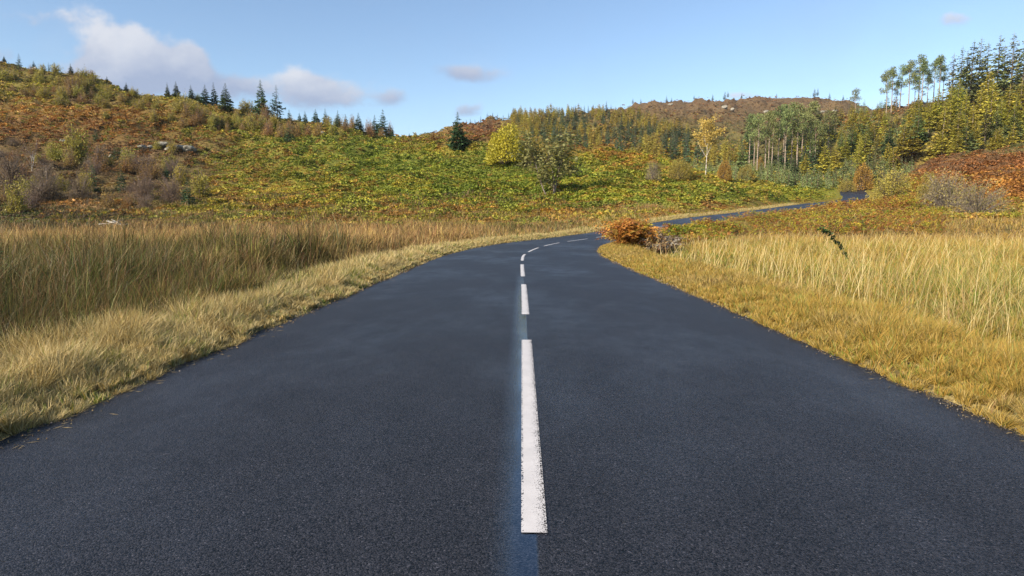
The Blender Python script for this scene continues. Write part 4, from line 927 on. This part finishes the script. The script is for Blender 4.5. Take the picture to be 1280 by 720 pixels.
# --- single trees and shrubs on the slopes: (u, row of foot, row of top, proto, width, name, label, category)
ONE = [
 (572, 186, 140, 'spruce', 1.05, 'spruce_tree', 'bushy dark spruce alone on the saddle of the bracken hill', 'spruce tree'),
 (579, 190, 163, 'spruce', 1.2, 'spruce_tree', 'small green spruce tucked under the spruce on the saddle', 'spruce tree'),
 (631, 205, 156, 'yellow_willow', 1.0, 'willow_tree', 'rounded bright yellow willow on top of the bracken knoll', 'willow tree'),
 (668, 206, 170, 'olive_willow', 1.15, 'willow_bush', 'thin brownish willow bush right of the bright yellow willow', 'willow bush'),
 (688, 246, 158, 'hawthorn', .66, 'hawthorn_tree', 'dark airy hawthorn standing in the green bracken slope', 'hawthorn tree'),
 (361, 180, 155, 'young_spruce', 1.1, 'spruce_tree', 'little green spruce in the lime bracken below the gaunt skyline spruce', 'spruce tree'),
 (38, 217, 163, 'bare_birch', 1.0, 'birch_tree', 'half bare birch with two white stems at the far left', 'birch tree'),
 (98, 206, 156, 'scrub_birch', .75, 'birch_tree', 'small yellow leaved birch on the rusty slope left', 'birch tree'),
 (152, 240, 200, 'young_spruce', .55, 'spruce_tree', 'slim blue green spruce among the brown scrub', 'spruce tree'),
 (116, 240, 196, 'young_spruce', .5, 'spruce_tree', 'young green spruce below the yellow birch', 'spruce tree'),
 (146, 200, 178, 'young_spruce', 1.0, 'spruce_tree', 'small blue green spruce left of the grey rocks', 'spruce tree'),
 (235, 255, 222, 'young_spruce', .9, 'spruce_tree', 'bluish young spruce at the right of the brown scrub', 'spruce tree'),
 (208, 222, 205, 'young_spruce', 1.0, 'spruce_tree', 'tiny spruce below the grey rocks', 'spruce tree'),
 (120, 178, 160, 'young_spruce', .9, 'spruce_tree', 'tiny spruce right of the yellow birch', 'spruce tree'),
 (60, 250, 205, 'bare_scrub', 1.0, 'birch_scrub', 'purple brown leafless birch scrub under the white stemmed birch', 'birch scrub'),
 (15, 235, 188, 'bare_scrub', .9, 'birch_scrub', 'dark leafless scrub at the left edge of the slope', 'birch scrub'),
 (100, 250, 215, 'bare_scrub', 1.0, 'birch_scrub', 'reddish bare scrub right of the purple brown one', 'birch scrub'),
 (180, 252, 212, 'bare_scrub', .9, 'birch_scrub', 'brown twiggy scrub left of the bluish young spruce', 'birch scrub'),
 (215, 255, 218, 'bare_scrub', .8, 'birch_scrub', 'low brown twigs between two young spruces', 'birch scrub'),
 (250, 245, 212, 'scrub_birch', .8, 'birch_scrub', 'olive leaved scrub at the edge of the yellow bracken', 'birch scrub'),
 (160, 215, 185, 'scrub_birch', .8, 'birch_scrub', 'pale yellow scrub birch just left of the grey rocks', 'birch scrub'),
 (20, 268, 230, 'scrub_birch', .8, 'birch_scrub', 'green brown bush at the hill foot by the left edge', 'birch scrub'),
 (882, 218, 140, 'golden_birch', 1.35, 'birch_tree', 'golden birch with a white stem rising above the knoll end', 'birch tree'),
 (1113, 250, 211, 'moss_willow', .95, 'willow_bush', 'yellow green domed willow beside the far road', 'willow bush'),
 (1078, 238, 203, 'rust_shrub', .7, 'rowan_shrub', 'orange topped shrub left of the domed yellow willow', 'rowan shrub'),
 (1058, 240, 222, 'olive_willow', .9, 'willow_bush', 'small olive bush behind the patch of far road', 'willow bush'),
 (1185, 262, 207, 'grey_willow', .95, 'willow_bush', 'grey twiggy willow right of the domed yellow one', 'willow bush'),
 (1222, 270, 222, 'grey_willow', 1.1, 'willow_bush', 'pale grey leafless willow in front of the rust bank', 'willow bush'),
 (1160, 256, 215, 'olive_willow', .6, 'willow_bush', 'olive gold bush between the yellow and grey willows', 'willow bush'),
 (816, 226, 198, 'grey_willow', .6, 'willow_bush', 'grey brown bush on the right shoulder of the knoll', 'willow bush'),
 (850, 224, 196, 'olive_willow', .9, 'willow_bush', 'low golden bush left of the golden birch', 'willow bush'),
 (905, 226, 200, 'rust_shrub', .7, 'rowan_shrub', 'amber shrub just right of the golden birch', 'rowan shrub'),
 (932, 226, 204, 'olive_willow', .8, 'willow_bush', 'tan bush at the foot of the pine stand', 'willow bush'),
 (950, 214, 196, 'rust_shrub', .5, 'rowan_shrub', 'bright orange shrub under the pine stems', 'rowan shrub'),
]
for (u, vf, vt, pr, wd, nm, lab, cat) in ONE:
    P = ground_at(u, vf); H = tall_from(P, vt)
    place(pr, nm, P - [0, 0, .15], max(H, 1.2) + .15, lab, cat, width=wd)

# --- scrub birches on the left hill
def mass(name, items, label, mat):
    """more young trees than one would count: one mesh"""
    Vs = []; Fs = []; Cs = []; Ms = []; k = 0
    for (d, P, H, wd) in items:
        n = len(d.vertices); v = np.empty(n * 3, np.float32); d.vertices.foreach_get('co', v); v = v.reshape(-1, 3).copy(); c = np.empty(n * 4, np.float32); d.color_attributes['col'].data.foreach_get('color', c); c = c.reshape(-1, 4)[:, :3]
        q = np.array([p.vertices[:] for p in d.polygons if len(p.vertices) == 4]); a = rng.uniform(0, 6.28); sc = H / 10; x = v[:, 0] * math.cos(a) - v[:, 1] * math.sin(a); y = v[:, 0] * math.sin(a) + v[:, 1] * math.cos(a)
        Vs.append(np.stack([x * sc * wd + P[0], y * sc * wd + P[1], v[:, 2] * sc + P[2]], 1)); Fs.append(q + k); Cs.append(c * rng.uniform(.75, 1.25)); k += n
    return tag(mesh_obj(name, np.concatenate(Vs), np.concatenate(Fs), mat, np.concatenate(Cs)), label, kind='stuff')
def scatter(n, uv, kinds, hr, name, label, cat, group, wid=(.85, 1.15), mind=0.0, depth=None, dmin=70, dmax=1200, vtop=None, collect=None):
    pts = []; k = 0; tries = 0
    while k < n and tries < n * 30:
        tries += 1; (u0, u1, v0, v1) = uv[int(rng.integers(0, len(uv)))]; u = rng.uniform(u0, u1); v = rng.uniform(v0, v1)
        P = ground_at(u, v, dmin, dmax) if depth is None else at_depth(u, rng.uniform(*depth), v)
        if abs(road_dist(P[:1], P[1:2])[0][0]) < 6: continue
        if mind and pts and min((P[0] - q[0]) ** 2 + (P[1] - q[1]) ** 2 for q in pts) < mind ** 2: continue
        H = rng.uniform(*hr) if vtop is None else tall_from(P, vtop(u) + rng.normal(0, 4))
        pts.append(P); kd = kinds[int(rng.integers(0, len(kinds)))]
        if collect is not None: collect.append((PROTO[kd][int(rng.integers(0, len(PROTO[kd])))][0], P - [0, 0, .15], H, rng.uniform(*wid))); k += 1; continue
        place(kd, name, P - [0, 0, .15], H, label, cat, group, width=rng.uniform(*wid)); k += 1
scatter(78, [(0, 130, 92, 122), (0, 130, 95, 125), (60, 200, 112, 135), (130, 260, 125, 155), (210, 330, 140, 165)], ['scrub_birch', 'scrub_birch', 'rusty_birch'], (1.6, 4.4), 'birch_scrub', 'yellow leaved scrub birch on the upper left hill', 'birch scrub', 'scrub birches on the upper left hill', wid=(.8, 1.7), mind=2.2, dmin=120, dmax=262)
scatter(38, [(330, 490, 156, 172), (260, 340, 148, 165)], ['rusty_birch', 'rusty_birch', 'scrub_birch'], (2.2, 4), 'birch_scrub', 'rusty or yellow low birch under the lower skyline conifers', 'birch scrub', 'low birches under the skyline conifers', mind=3, dmin=120, dmax=262)
scatter(46, [(0, 250, 205, 262), (0, 220, 180, 240)], ['bare_scrub', 'bare_scrub', 'scrub_birch', 'rusty_birch'], (1.3, 3.4), 'birch_scrub', 'brown bare or half bare bush on the lower left slope', 'birch scrub', 'scrub on the lower left slope', wid=(.8, 1.6), mind=2)

# --- far wooded hill between the knoll and the moor: larch with blocks of spruce
def far_wood():
    ns = 0; nl = 0; pts = []
    blocks = [(700, 172, 36, 14), (778, 172, 26, 22), (850, 178, 24, 22), (725, 148, 42, 8), (870, 190, 16, 14), (812, 160, 10, 12)]
    for tries in range(7000):
        u = rng.uniform(640, 930); v = rng.uniform(142, 208); P = ground_at(u, v, 230, 640)
        if P[1] < 235 or P[1] > 620: continue
        if pts and min((P[0] - q[0]) ** 2 + (P[1] - q[1]) ** 2 for q in pts) < 4.3 ** 2: continue
        uu, vv = project(P[None]); vv = vv[0] - 10
        blk = any(((u - a) / c) ** 2 + ((vv - b) / d) ** 2 < 1 for a, b, c, d in blocks)
        if u > 862 and vv < 186: continue
        if u > 800 and vv < 140 + (u - 800) * .25: continue
        pts.append(P)
        if blk or rng.random() < .10:
            if ns >= 150: continue
            ns += 1; place('far_spruce', 'spruce_tree', P, rng.uniform(7, 10.5), 'dark spruce in the wood on the far hillside', 'spruce tree', 'spruces in the far hillside wood')
        else:
            if nl >= 285: continue
            nl += 1; place('far_larch', 'larch_tree', P, rng.uniform(5.5, 9), 'olive gold larch in the wood on the far hillside', 'larch tree', 'larches in the far hillside wood')
    return ns, nl
print('far wood', far_wood())
for i, u in enumerate([583, 588, 594, 601, 609, 616, 622, 629, 636, 643, 660, 664, 686, 691, 697, 703, 708, 714, 719, 724, 730, 735, 741, 747, 752, 758, 763, 769, 775]):
    P = crest(u, 420, 600); top = {0: 150}.get(0) if u < 650 else (140 if u < 670 else (133 if u < 750 else 136)); H = tall_from(P, top + rng.normal(0, 1.8))
    place('far_spruce', 'spruce_tree', P - [0, 0, 1], max(H, 4) + 1, 'dark spruce on the skyline of the far wood', 'spruce tree', 'spruces on the far wood skyline', width=.8)
for i, (u, H) in enumerate([(790, 5), (800, 4), (832, 6), (838, 4), (866, 4), (889, 6), (904, 8), (908, 5), (925, 5), (1015, 9), (1019, 7), (1034, 8), (1051, 4), (968, 4)]):
    P = crest(u, 640, 950); place('far_spruce', 'conifer', P - [0, 0, .5], H + 2, 'tiny lone conifer on the brown moor skyline', 'conifer', 'lone conifers along the moor skyline', width=1.2)
P = crest(1067, 250, 420); place('lone_pine', 'pine_tree', P - [0, 0, .5], tall_from(P, 112) + .5, 'lone open crowned pine at the end of the moor skyline', 'pine tree', width=.8)

# --- right hand forest
for i, (u, Y, vt) in enumerate([(1108, 300, 88), (1114, 296, 84), (1124, 300, 81), (1135, 296, 75), (1147, 300, 68), (1151, 290, 74), (1158, 303, 90), (1166, 300, 74), (1172, 296, 70), (1177, 303, 81), (1120, 305, 100), (1142, 308, 92)]):
    P = at_depth(u, Y, 140); place('pine', 'pine_tree', P - [0, 0, .4], tall_from(P, vt), 'tall bare stemmed pine in the row against the sky', 'pine tree', 'pines on the ridge skyline', width=.95)
for i, (u, Y, vt) in enumerate([(1190, 262, 66), (1199, 258, 58), (1206, 262, 62), (1212, 256, 50), (1221, 260, 47), (1233, 262, 52), (1245, 256, 43), (1254, 262, 55), (1263, 258, 40), (1277, 255, 46), (1290, 258, 50), (1226, 266, 70), (1270, 266, 62), (1305, 255, 40), (1330, 250, 45)]):
    P = at_depth(u, Y, 120); place('tall_spruce', 'spruce_tree', P - [0, 0, .4], tall_from(P, vt), 'very tall ragged spruce at the right of the skyline', 'spruce tree', 'tall spruces at the right skyline', width=.85)
for i, (u, Y, vt) in enumerate([(1138, 250, 124), (1146, 240, 118), (1160, 232, 122), (1170, 238, 108), (1186, 225, 104), (1194, 232, 98), (1205, 222, 112), (1222, 228, 108), (1236, 220, 96), (1242, 230, 116), (1258, 222, 104), (1272, 225, 98), (1288, 222, 92), (1150, 222, 140), (1178, 215, 132), (1215, 214, 126), (1250, 212, 122), (1300, 215, 95), (1200, 210, 138), (1268, 210, 120), (1230, 236, 82)]):
    P = at_depth(u, Y, 170); place('larch', 'larch_tree', P - [0, 0, .4], tall_from(P, vt), 'yellow larch standing below the tall skyline trees', 'larch tree', 'yellow larches below the right skyline', width=rng.uniform(.8, 1.1))
for i, (u, Y, vt) in enumerate([(938, 228, 143), (948, 224, 142), (958, 232, 140), (966, 226, 146), (974, 234, 133), (983, 228, 137), (990, 236, 128), (998, 230, 130), (1007, 238, 140), (1014, 244, 128), (962, 242, 140), (980, 246, 132), (1003, 250, 136), (944, 240, 146), (1024, 246, 140), (1036, 252, 138), (1020, 232, 150)]):
    P = at_depth(u, Y, 170); place('pine', 'pine_tree', P - [0, 0, .4], tall_from(P, vt), 'scots pine with a long pale stem on the middle slope', 'pine tree', 'pines on the middle slope', width=.95)
scatter(64, [(925, 1140, 165, 228), (1000, 1290, 150, 205), (1140, 1290, 150, 200)], ['spruce', 'tall_spruce', 'mid_spruce', 'mid_spruce', 'mid_spruce'], (7, 13), 'spruce_tree', 'green spruce within the mixed wood on the right slope', 'spruce tree', 'spruces in the right slope wood', mind=4, dmin=190, dmax=330, wid=(.9, 1.3))
scatter(44, [(1040, 1290, 150, 210), (990, 1150, 170, 225)], ['larch'], (6, 12), 'larch_tree', 'small gold green larch within the wood on the right slope', 'larch tree', 'larches in the right slope wood', mind=4, dmin=190, dmax=330, wid=(.9, 1.3))
saplings = []
scatter(230, [(860, 1110, 214, 238), (960, 1140, 205, 235)], ['pale_spruce'], (3, 5.5), 'spruce_tree', 'pale green sapling spruce in the plantation behind the far road', 'spruce tree', 'young spruces behind the far road', mind=2.0, dmin=172, dmax=280, wid=(.9, 1.4), collect=saplings)
mass('conifer_saplings', saplings, 'pale green young conifer plantation behind the far road', M_NEEDLE)
scatter(60, [(1000, 1120, 130, 185)], ['pale_spruce', 'pale_spruce', 'far_larch'], (4, 8), 'conifer', 'young grey green conifer on the long slope below the moor', 'conifer', 'young conifers on the slope below the moor', mind=3.2, dmin=230, dmax=360, wid=(.8, 1.2))

def hill_foot(n):
    X = rng.uniform(-95, 6, n); Y = rng.uniform(56, 92, n); c = cols(['olive', 'dark', 'tan', 'redtan', 'green'], [3, 2.5, 2, 1.2, 1], n, np.clip(fbm(X / 2.5, Y / 2.5, 58) + rng.normal(0, .15, n), 0, 1)) * rng.uniform(.7, 1.2, (n, 1))  # dark tones stand for heather and painted-in shadow at the slope base
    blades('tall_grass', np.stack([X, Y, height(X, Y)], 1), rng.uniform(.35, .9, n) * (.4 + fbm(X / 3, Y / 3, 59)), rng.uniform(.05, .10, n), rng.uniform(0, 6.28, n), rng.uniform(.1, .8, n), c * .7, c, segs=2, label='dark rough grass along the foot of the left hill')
hill_foot(34000)

# ------------------------------------------------------------------ bracken thicket beside the bend: real fronds, finer than on the hill
def fronds(name, P, size, colr, label, pairs=18):
    n = len(P); az = rng.uniform(0, 6.28, n); el = rng.uniform(.75, 1.45, n); t = np.linspace(0, 1, pairs + 1)[1:]
    dh = np.stack([np.cos(az), np.sin(az)], 1); x = size[:, None] * np.cos(el)[:, None] * (t + .35 * t ** 2); z = size[:, None] * (np.sin(el)[:, None] * t * 1.25 - .62 * t ** 2.4)
    R_ = np.stack([P[:, None, 0] + dh[:, None, 0] * x, P[:, None, 1] + dh[:, None, 1] * x, P[:, None, 2] + z], -1)       # (n, pairs, 3)
    prof = np.where(t < .3, .0, np.sin(np.clip((t - .25) / .75, 0, 1) * np.pi * .62 + .75)) ; out = []
    for sg in (-1, 1):
        ang = az[:, None] + sg * rng.uniform(.9, 1.35, (n, pairs)); e2 = rng.normal(-.25, .3, (n, pairs)); d = np.stack([np.cos(ang) * np.cos(e2), np.sin(ang) * np.cos(e2), np.sin(e2)], -1)
        ll = size[:, None] * .145 * prof[None] * rng.uniform(.7, 1.25, (n, pairs)); k = ll > .02
        sd = np.stack([dh[:, None, 0] * np.ones_like(ang), dh[:, None, 1] * np.ones_like(ang), rng.normal(0, .4, ang.shape)], -1)
        V, Q = kite(R_[k], d[k], sd[k], ll[k], ll[k] * .34); C = (colr[:, None] * rng.uniform(.75, 1.3, (n, pairs, 1)))[k]; out.append((V, Q, np.repeat(C, 4, 0)))
    # stalks
    S = R_; wv = np.stack([-dh[:, 1], dh[:, 0], dh[:, 0] * 0], -1)[:, None] * .008
    A = np.concatenate([S - wv, S + wv], 1).reshape(-1, 3); m = pairs * 2; b = (np.arange(n) * m)[:, None, None]; i = np.arange(pairs - 1)[None, :, None]
    Qs = (b + i + np.array([0, 1, 1 + pairs, pairs])[None, None]).reshape(-1, 4); Cs = np.repeat(colr * .6 * np.array([1.1, .8, .7]), m, 0)
    V = np.concatenate([out[0][0], out[1][0], A]); Q = np.concatenate([out[0][1], out[1][1] + len(out[0][0]), Qs + len(out[0][0]) + len(out[1][0])]); C = np.concatenate([out[0][2], out[1][2], Cs])
    tag(mesh_obj(name, V, Q, M_BRACKEN, C), label, kind='stuff')
def thicket(n, u0, u1, y0, y1, size, names, wts, label, dmin=3.7, bright=1.0):
    u = rng.uniform(u0, u1, n); Y = rng.uniform(y0, y1, n); d0 = ray(u, np.full(n, 285.)); X = Y * d0[:, 0] / d0[:, 1]; d, z, s_ = road_dist(X, Y)
    k = (d > dmin + rng.random(n) * .6) & (vnoise(X / 1.1, Y / 1.1, 71) > .2); X, Y = X[k], Y[k]; n = len(X)
    P = np.stack([X, Y, height(X, Y) + rng.uniform(0, .34, n) * size * (Y.max() < 35)], 1); r = np.mod((.5 * vnoise(X / .8, Y / .8, 72) + .5 * vnoise(X / 3, Y / 3, 73)) * 2.3 + rng.normal(0, .06, n), 1)
    w_ = np.array(wts, float) / sum(wts); i = (r[:, None] > np.cumsum(w_)[None]).sum(1).clip(0, len(names) - 1); c = np.array([PAL[q] for q in names])[i] * rng.uniform(.75, 1.3, (n, 1)) * bright
    fronds('bracken', P, size * rng.uniform(.6, 1.15, n) * (.65 + .7 * vnoise(X / 1.6, Y / 1.6, 74)), c, label)
thicket(3800, 728, 800, 27.5, 34, 1.55, ['orange', 'gold', 'rust', 'orange', 'yellow'], [4, 2.4, 2.2, 3, 2], 'rust orange bracken clump at the inside of the bend', dmin=3.6, bright=1.05)
thicket(900, 772, 838, 27, 34, 1.0, ['grey', 'brown', 'tan', 'grey', 'gold'], [3, 2, 2, 2, .8], 'grey brown dead bracken stems behind the short post', dmin=4.2)
thicket(300, 795, 838, 31, 37, 1.2, ['brown', 'heather', 'grey', 'rust'], [3, 2, 2, 1], 'withered grey brown bracken beside the orange clump')
thicket(3000, 815, 912, 40, 52, 1.0, ['lime', 'green', 'yellow', 'gold', 'rust', 'orange'], [3, 2.4, 2.6, 2, 1.4, .8], 'green and yellow bracken in front of the climbing road')
thicket(7000, 905, 1180, 50, 74, .92, ['gold', 'rust', 'yellow', 'lime', 'brown', 'orange', 'green'], [3, 3.2, 3, 2, 2, 1.6, 1.2], 'mixed yellow and rust bracken bank before the far road')
thicket(3200, 978, 1170, 77, 104, 1.5, ['gold', 'rust', 'yellow', 'lime', 'brown', 'orange'], [3, 3.4, 2.4, 2, 2, 2], 'rusty bracken rise that hides part of the far road', dmin=5)
thicket(1600, 1120, 1300, 60, 80, .9, ['lime', 'yellow', 'olive', 'rust'], [4, 2, 3, 1], 'lime bracken at the foot of the rust bank')
thicket(900, -20, 300, 66, 76, .8, ['gold', 'yellow', 'olive', 'lime', 'rust'], [2, 2, 3, 1.5, 1.5], 'low yellow and olive bracken along the foot of the left hill')

# ------------------------------------------------------------------ small single things
def boulder(seed, r):
    g = np.random.default_rng(seed); bm_v = []; n1, n2 = 10, 7
    import bmesh
    bm = bmesh.new(); bmesh.ops.create_icosphere(bm, subdivisions=3, radius=1.0)
    V = np.array([v.co[:] for v in bm.verts]); Fc_ = np.array([[v.index for v in f.verts] for f in bm.faces]); bm.free()
    q = 1 + .9 * (fbm(V[:, 0] * 1.7 + seed, V[:, 1] * 1.7 + V[:, 2], seed) - .5) + .3 * (vnoise(V[:, 0] * 3 + V[:, 2] * 2, V[:, 1] * 3, seed) - .5)
    V = V * q[:, None]
    for _ in range(5):      # a few cleaved faces
        d = g.normal(0, 1, 3); d /= np.linalg.norm(d); lim = g.uniform(.55, .8); over = np.maximum(V @ d - lim, 0); V = V - over[:, None] * d
    return V * np.array([1.35, 1, .75]) * r, Fc_
ROCKS = [(178, 187, 1.5, 'small grey rock at the left end of the outcrop'), (188, 186, 1.2, 'second small grey rock from the left of the outcrop'), (202, 184, 2.1, 'tallest pale rock in the middle of the outcrop'), (212, 189, 1.5, 'low rock in front of the tallest outcrop rock'),
         (223, 187, 2.0, 'broad lichened rock right of the tallest one'), (235, 189, 2.2, 'rightmost broad rock of the outcrop'), (42, 82, 1.8, 'grey rock on the hill top beside the narrow spruce'), (115, 99, 1.8, 'pale rock below the cloud skyline'),
         (403, 168, 1.0, 'small pale stone under the lower skyline conifers'), (140, 198, 1.0, 'small pale stone above the brown scrub'), (80, 178, 1.0, 'small stone above the yellow birch')]
for k, (u, v, r, lab) in enumerate(ROCKS):
    P = ground_at(u, v); V, Fc_ = boulder(500 + k, r); C = np.full_like(V, .3); o = mesh_obj('rock', V, Fc_, M_ROCK, C, smooth=False); o.location = P + np.array([0, 0, .35]); o.scale = (.5, .5, .42); o.rotation_euler = (rng.normal(0, .3), rng.normal(0, .3), rng.uniform(0, 6)); tag(o, lab, 'rock')
for k, (u, v, r) in enumerate([(838, 131, 3), (905, 134, 2.6), (915, 137, 2), (1018, 138, 3), (1030, 141, 4), (1042, 140, 3), (1050, 143, 3.4), (958, 140, 2)]):
    P = ground_at(u, v, 600, 1100); V, Fc_ = boulder(560 + k, r); o = mesh_obj('rock', V, Fc_, M_ROCK, np.full_like(V, .3)); o.location = P; o.rotation_euler = (0, 0, rng.uniform(0, 6)); tag(o, 'pale crag showing through the heather of the far moor', 'rock', 'crags on the far moor')

def thing(name, P, label, cat, group=None):
    r = bpy.data.objects.new(name, None); COL.objects.link(r); r.location = P; return tag(r, label, cat, group)
# young spruce reaching in from the left edge
P = at_depth(-46, 13.0, 290); make_proto('edge_spruce', conifer(700, 10, 4.6, bare=.02, whorls=16, nb=(6, 8), sprays=16, c1=(.03, .075, .03), c2=(.10, .17, .06), wfac=.18), M_BARK, M_NEEDLE)
place('edge_spruce', 'spruce_tree', P, 2.05, 'little green spruce whose branch tips poke in at the left edge of the field', 'spruce tree', width=.95, rz=.4)
# leafy shoot arching out of the right field
def shoot():
    b = at_depth(1062, 19.5, 320); tip = np.array([1022., 284.]); d = ray(tip[0], tip[1]); T = np.array([d[0] / d[1] * 18.6, 18.6, CAMH + d[2] / d[1] * 18.6]); root = thing('dog_rose_shoot', b, 'dark leafy shoot arching left above the golden grass', 'shoot')
    t = np.linspace(0, 1, 14)[:, None]; mid = (T - b) * [.25, .3, .75]; pts = mid * 2 * t * (1 - t) + (T - b) * t ** 2
    a = Acc(); a.tube(pts, .012 * (1 - .75 * t[:, 0]), 5, C=np.array([.12, .09, .05])); V, Fs, C = a.get(); mesh_obj('stem', V, Fs, M_TWIG, C, parent=root)
    g = np.random.default_rng(5); m = 150; i = g.uniform(3, 12.8, m); i0 = i.astype(int); f = (i - i0)[:, None]; B = pts[i0] * (1 - f) + pts[i0 + 1] * f; dd = g.normal(0, 1, (m, 3)); dd /= np.linalg.norm(dd, axis=1, keepdims=True)
    sd = np.cross(dd, g.normal(0, 1, (m, 3))); sd /= np.linalg.norm(sd, axis=1, keepdims=True); ll = g.uniform(.05, .13, m); V, Q = kite(B + dd * .02, dd, sd, ll, ll * .6)
    mesh_obj('leaves', V, Q, M_LEAF, np.repeat(np.array([.04, .075, .02]) * g.uniform(.7, 1.6, (m, 1)), 4, 0), parent=root)
shoot()
# short weathered post beside the bracken clump
def post(name, P, h, w_, cap, label, cat):
    root = thing(name, P, label, cat)
    import bmesh
    def box(nm, z0, z1, wx, mat, c):
        bm = bmesh.new(); bmesh.ops.create_cube(bm, size=1); 
        for v in bm.verts: v.co.x *= wx; v.co.y *= wx * .9; v.co.z = z0 + (v.co.z + .5) * (z1 - z0)
        bmesh.ops.bevel(bm, geom=bm.edges[:], offset=wx * .08, segments=2); V = np.array([v.co[:] for v in bm.verts]); me = bpy.data.meshes.new(nm); bm.to_mesh(me); bm.free(); me.materials.append(mat)
        at = me.color_attributes.new('col', 'FLOAT_COLOR', 'POINT'); at.data.foreach_set('color', np.tile([*c, 1.0], len(me.vertices)).astype(np.float32)); o = bpy.data.objects.new(nm, me); COL.objects.link(o); o.parent = root
    box('shaft', -.3, h, w_, M_BARK if cap is None else M_TWIG, (.1, .08, .06))
    if cap: box('cap', h + .003, h + cap, w_ * 1.15, M_WHITE, (.75, .75, .72))
    return root
M_WHITE = bark_mat('white_paint', (.62, .62, .60), (.8, .8, .78), 5)
r_ = post('fence_post', at_depth(809, 27.5, 312), .42, .13, None, 'short dark broken post in the grass beside the orange bracken', 'post'); r_.rotation_euler = (.05, .08, .3)
post('marker_post', at_depth(1073, 186, 237), 1.0, .5, .35, 'tiny dark roadside marker with a white top behind the far road', 'marker post')
# bleached branches lying where the left field meets the hill
def deadwood():
    P = at_depth(136, 62, 280); root = thing('dead_branches', P, 'bleached dead branches lying at the far edge of the left field', 'dead wood'); g = np.random.default_rng(3)
    for k in range(9):
        a = g.uniform(0, 3.14); l_ = g.uniform(.8, 1.9); z0 = g.uniform(.3, .6); dr = np.array([math.cos(a), math.sin(a), g.uniform(-.1, .5)]); c = np.array([g.normal(0, .5), g.normal(0, .3), z0]); q = np.linspace(-.5, .5, 5)[:, None]
        pts = c + dr * q * l_ + np.cumsum(g.normal(0, .06, (5, 3)), 0); a_ = Acc(); a_.tube(pts, [.05, .045, .04, .03, .015], 5, C=np.array([.5, .45, .4])); V, Fs, C = a_.get(); mesh_obj('branch', V, Fs, M_DEADWOOD, C, parent=root)
deadwood()

# grit, crumbs of tarmac and bits of dead grass along the road edges
def edge_litter(side, n):
    s_ = 1.4 * (40 / 1.4) ** rng.random(n); off = 3.0 + rng.normal(-.02, .05, n) - np.abs(rng.normal(0, .06, n)) * (fbm(s_ / .6, s_ * 0 + side, 33) > .5); p, t, nr = road_at(s_); X = p[:, 0] + nr[:, 0] * off * side; Y = p[:, 1] + nr[:, 1] * off * side
    r = rng.uniform(.003, .009, n) * np.clip(Y / 5, 1, 3); base = np.stack([X, Y, p[:, 2] - .012 + r * .4], 1)
    T = np.array([[1, 0, 0], [-.5, .8, 0], [-.5, -.8, 0], [0, 0, .9]]); V = base[:, None] + T[None] * r[:, None, None] * rng.uniform(.6, 1.5, (n, 4, 1)); b = (np.arange(n) * 4)[:, None]
    Fc_ = np.concatenate([b + np.array([[0, 1, 3]]), b + np.array([[1, 2, 3]]), b + np.array([[2, 0, 3]])]); c = np.array([[.16, .14, .12], [.06, .058, .055], [.20, .15, .08], [.18, .12, .06]])[rng.integers(0, 4, n)]
    tag(mesh_obj('gravel', V.reshape(-1, 3), Fc_, M_GROUND, np.repeat(c, 4, 0)), 'grit and crumbs along the left road edge' if side < 0 else 'grit and crumbs along the right road edge', kind='stuff')
    m = n // 5; s_ = 1.4 * (30 / 1.4) ** rng.random(m); off = 2.97 - np.abs(rng.normal(0, .09, m)); p, t, nr = road_at(s_)
    B = np.stack([p[:, 0] + nr[:, 0] * off * side, p[:, 1] + nr[:, 1] * off * side, p[:, 2] + .006 - .018 * (off / 3) ** 2], 1); a = rng.uniform(0, 6.28, m); d = np.stack([np.cos(a), np.sin(a), a * 0 + .03], 1); sd = np.stack([-np.sin(a), np.cos(a), a * 0 + .2], 1); ll = rng.uniform(.03, .10, m)
    V, Q = kite(B, d, sd, ll, np.full(m, .006)); tag(mesh_obj('grass_litter', V, Q, M_GRASS, np.repeat(np.array([.42, .32, .15]) * rng.uniform(.5, 1.2, (m, 1)), 4, 0)), 'dead grass bits lying on the left road edge' if side < 0 else 'dead grass bits lying on the right road edge', kind='stuff')
edge_litter(-1, 1800); edge_litter(1, 1800)
HAZE = True
if HAZE:
    import bmesh
    zmin = -8.0; bm = bmesh.new(); bmesh.ops.create_cube(bm, size=1)
    for v in bm.verts: v.co.x *= 15000; v.co.y *= 15000; v.co.z = zmin + (v.co.z + .5) * 200
    me = bpy.data.meshes.new('haze'); bm.to_mesh(me); bm.free(); hz = bpy.data.objects.new('haze', me); COL.objects.link(hz); hm, t = new_mat('air'); me.materials.append(hm)
    o = t.nodes.new('ShaderNodeOutputMaterial'); v = t.nodes.new('ShaderNodeVolumePrincipled'); v.inputs['Color'].default_value = (.80, .89, 1, 1); v.inputs['Density'].default_value = .00005; v.inputs['Anisotropy'].default_value = 0.0
    t.links.new(v.outputs[0], o.inputs['Volume']); tag(hz, 'faint blue air over the far hills', kind='stuff')
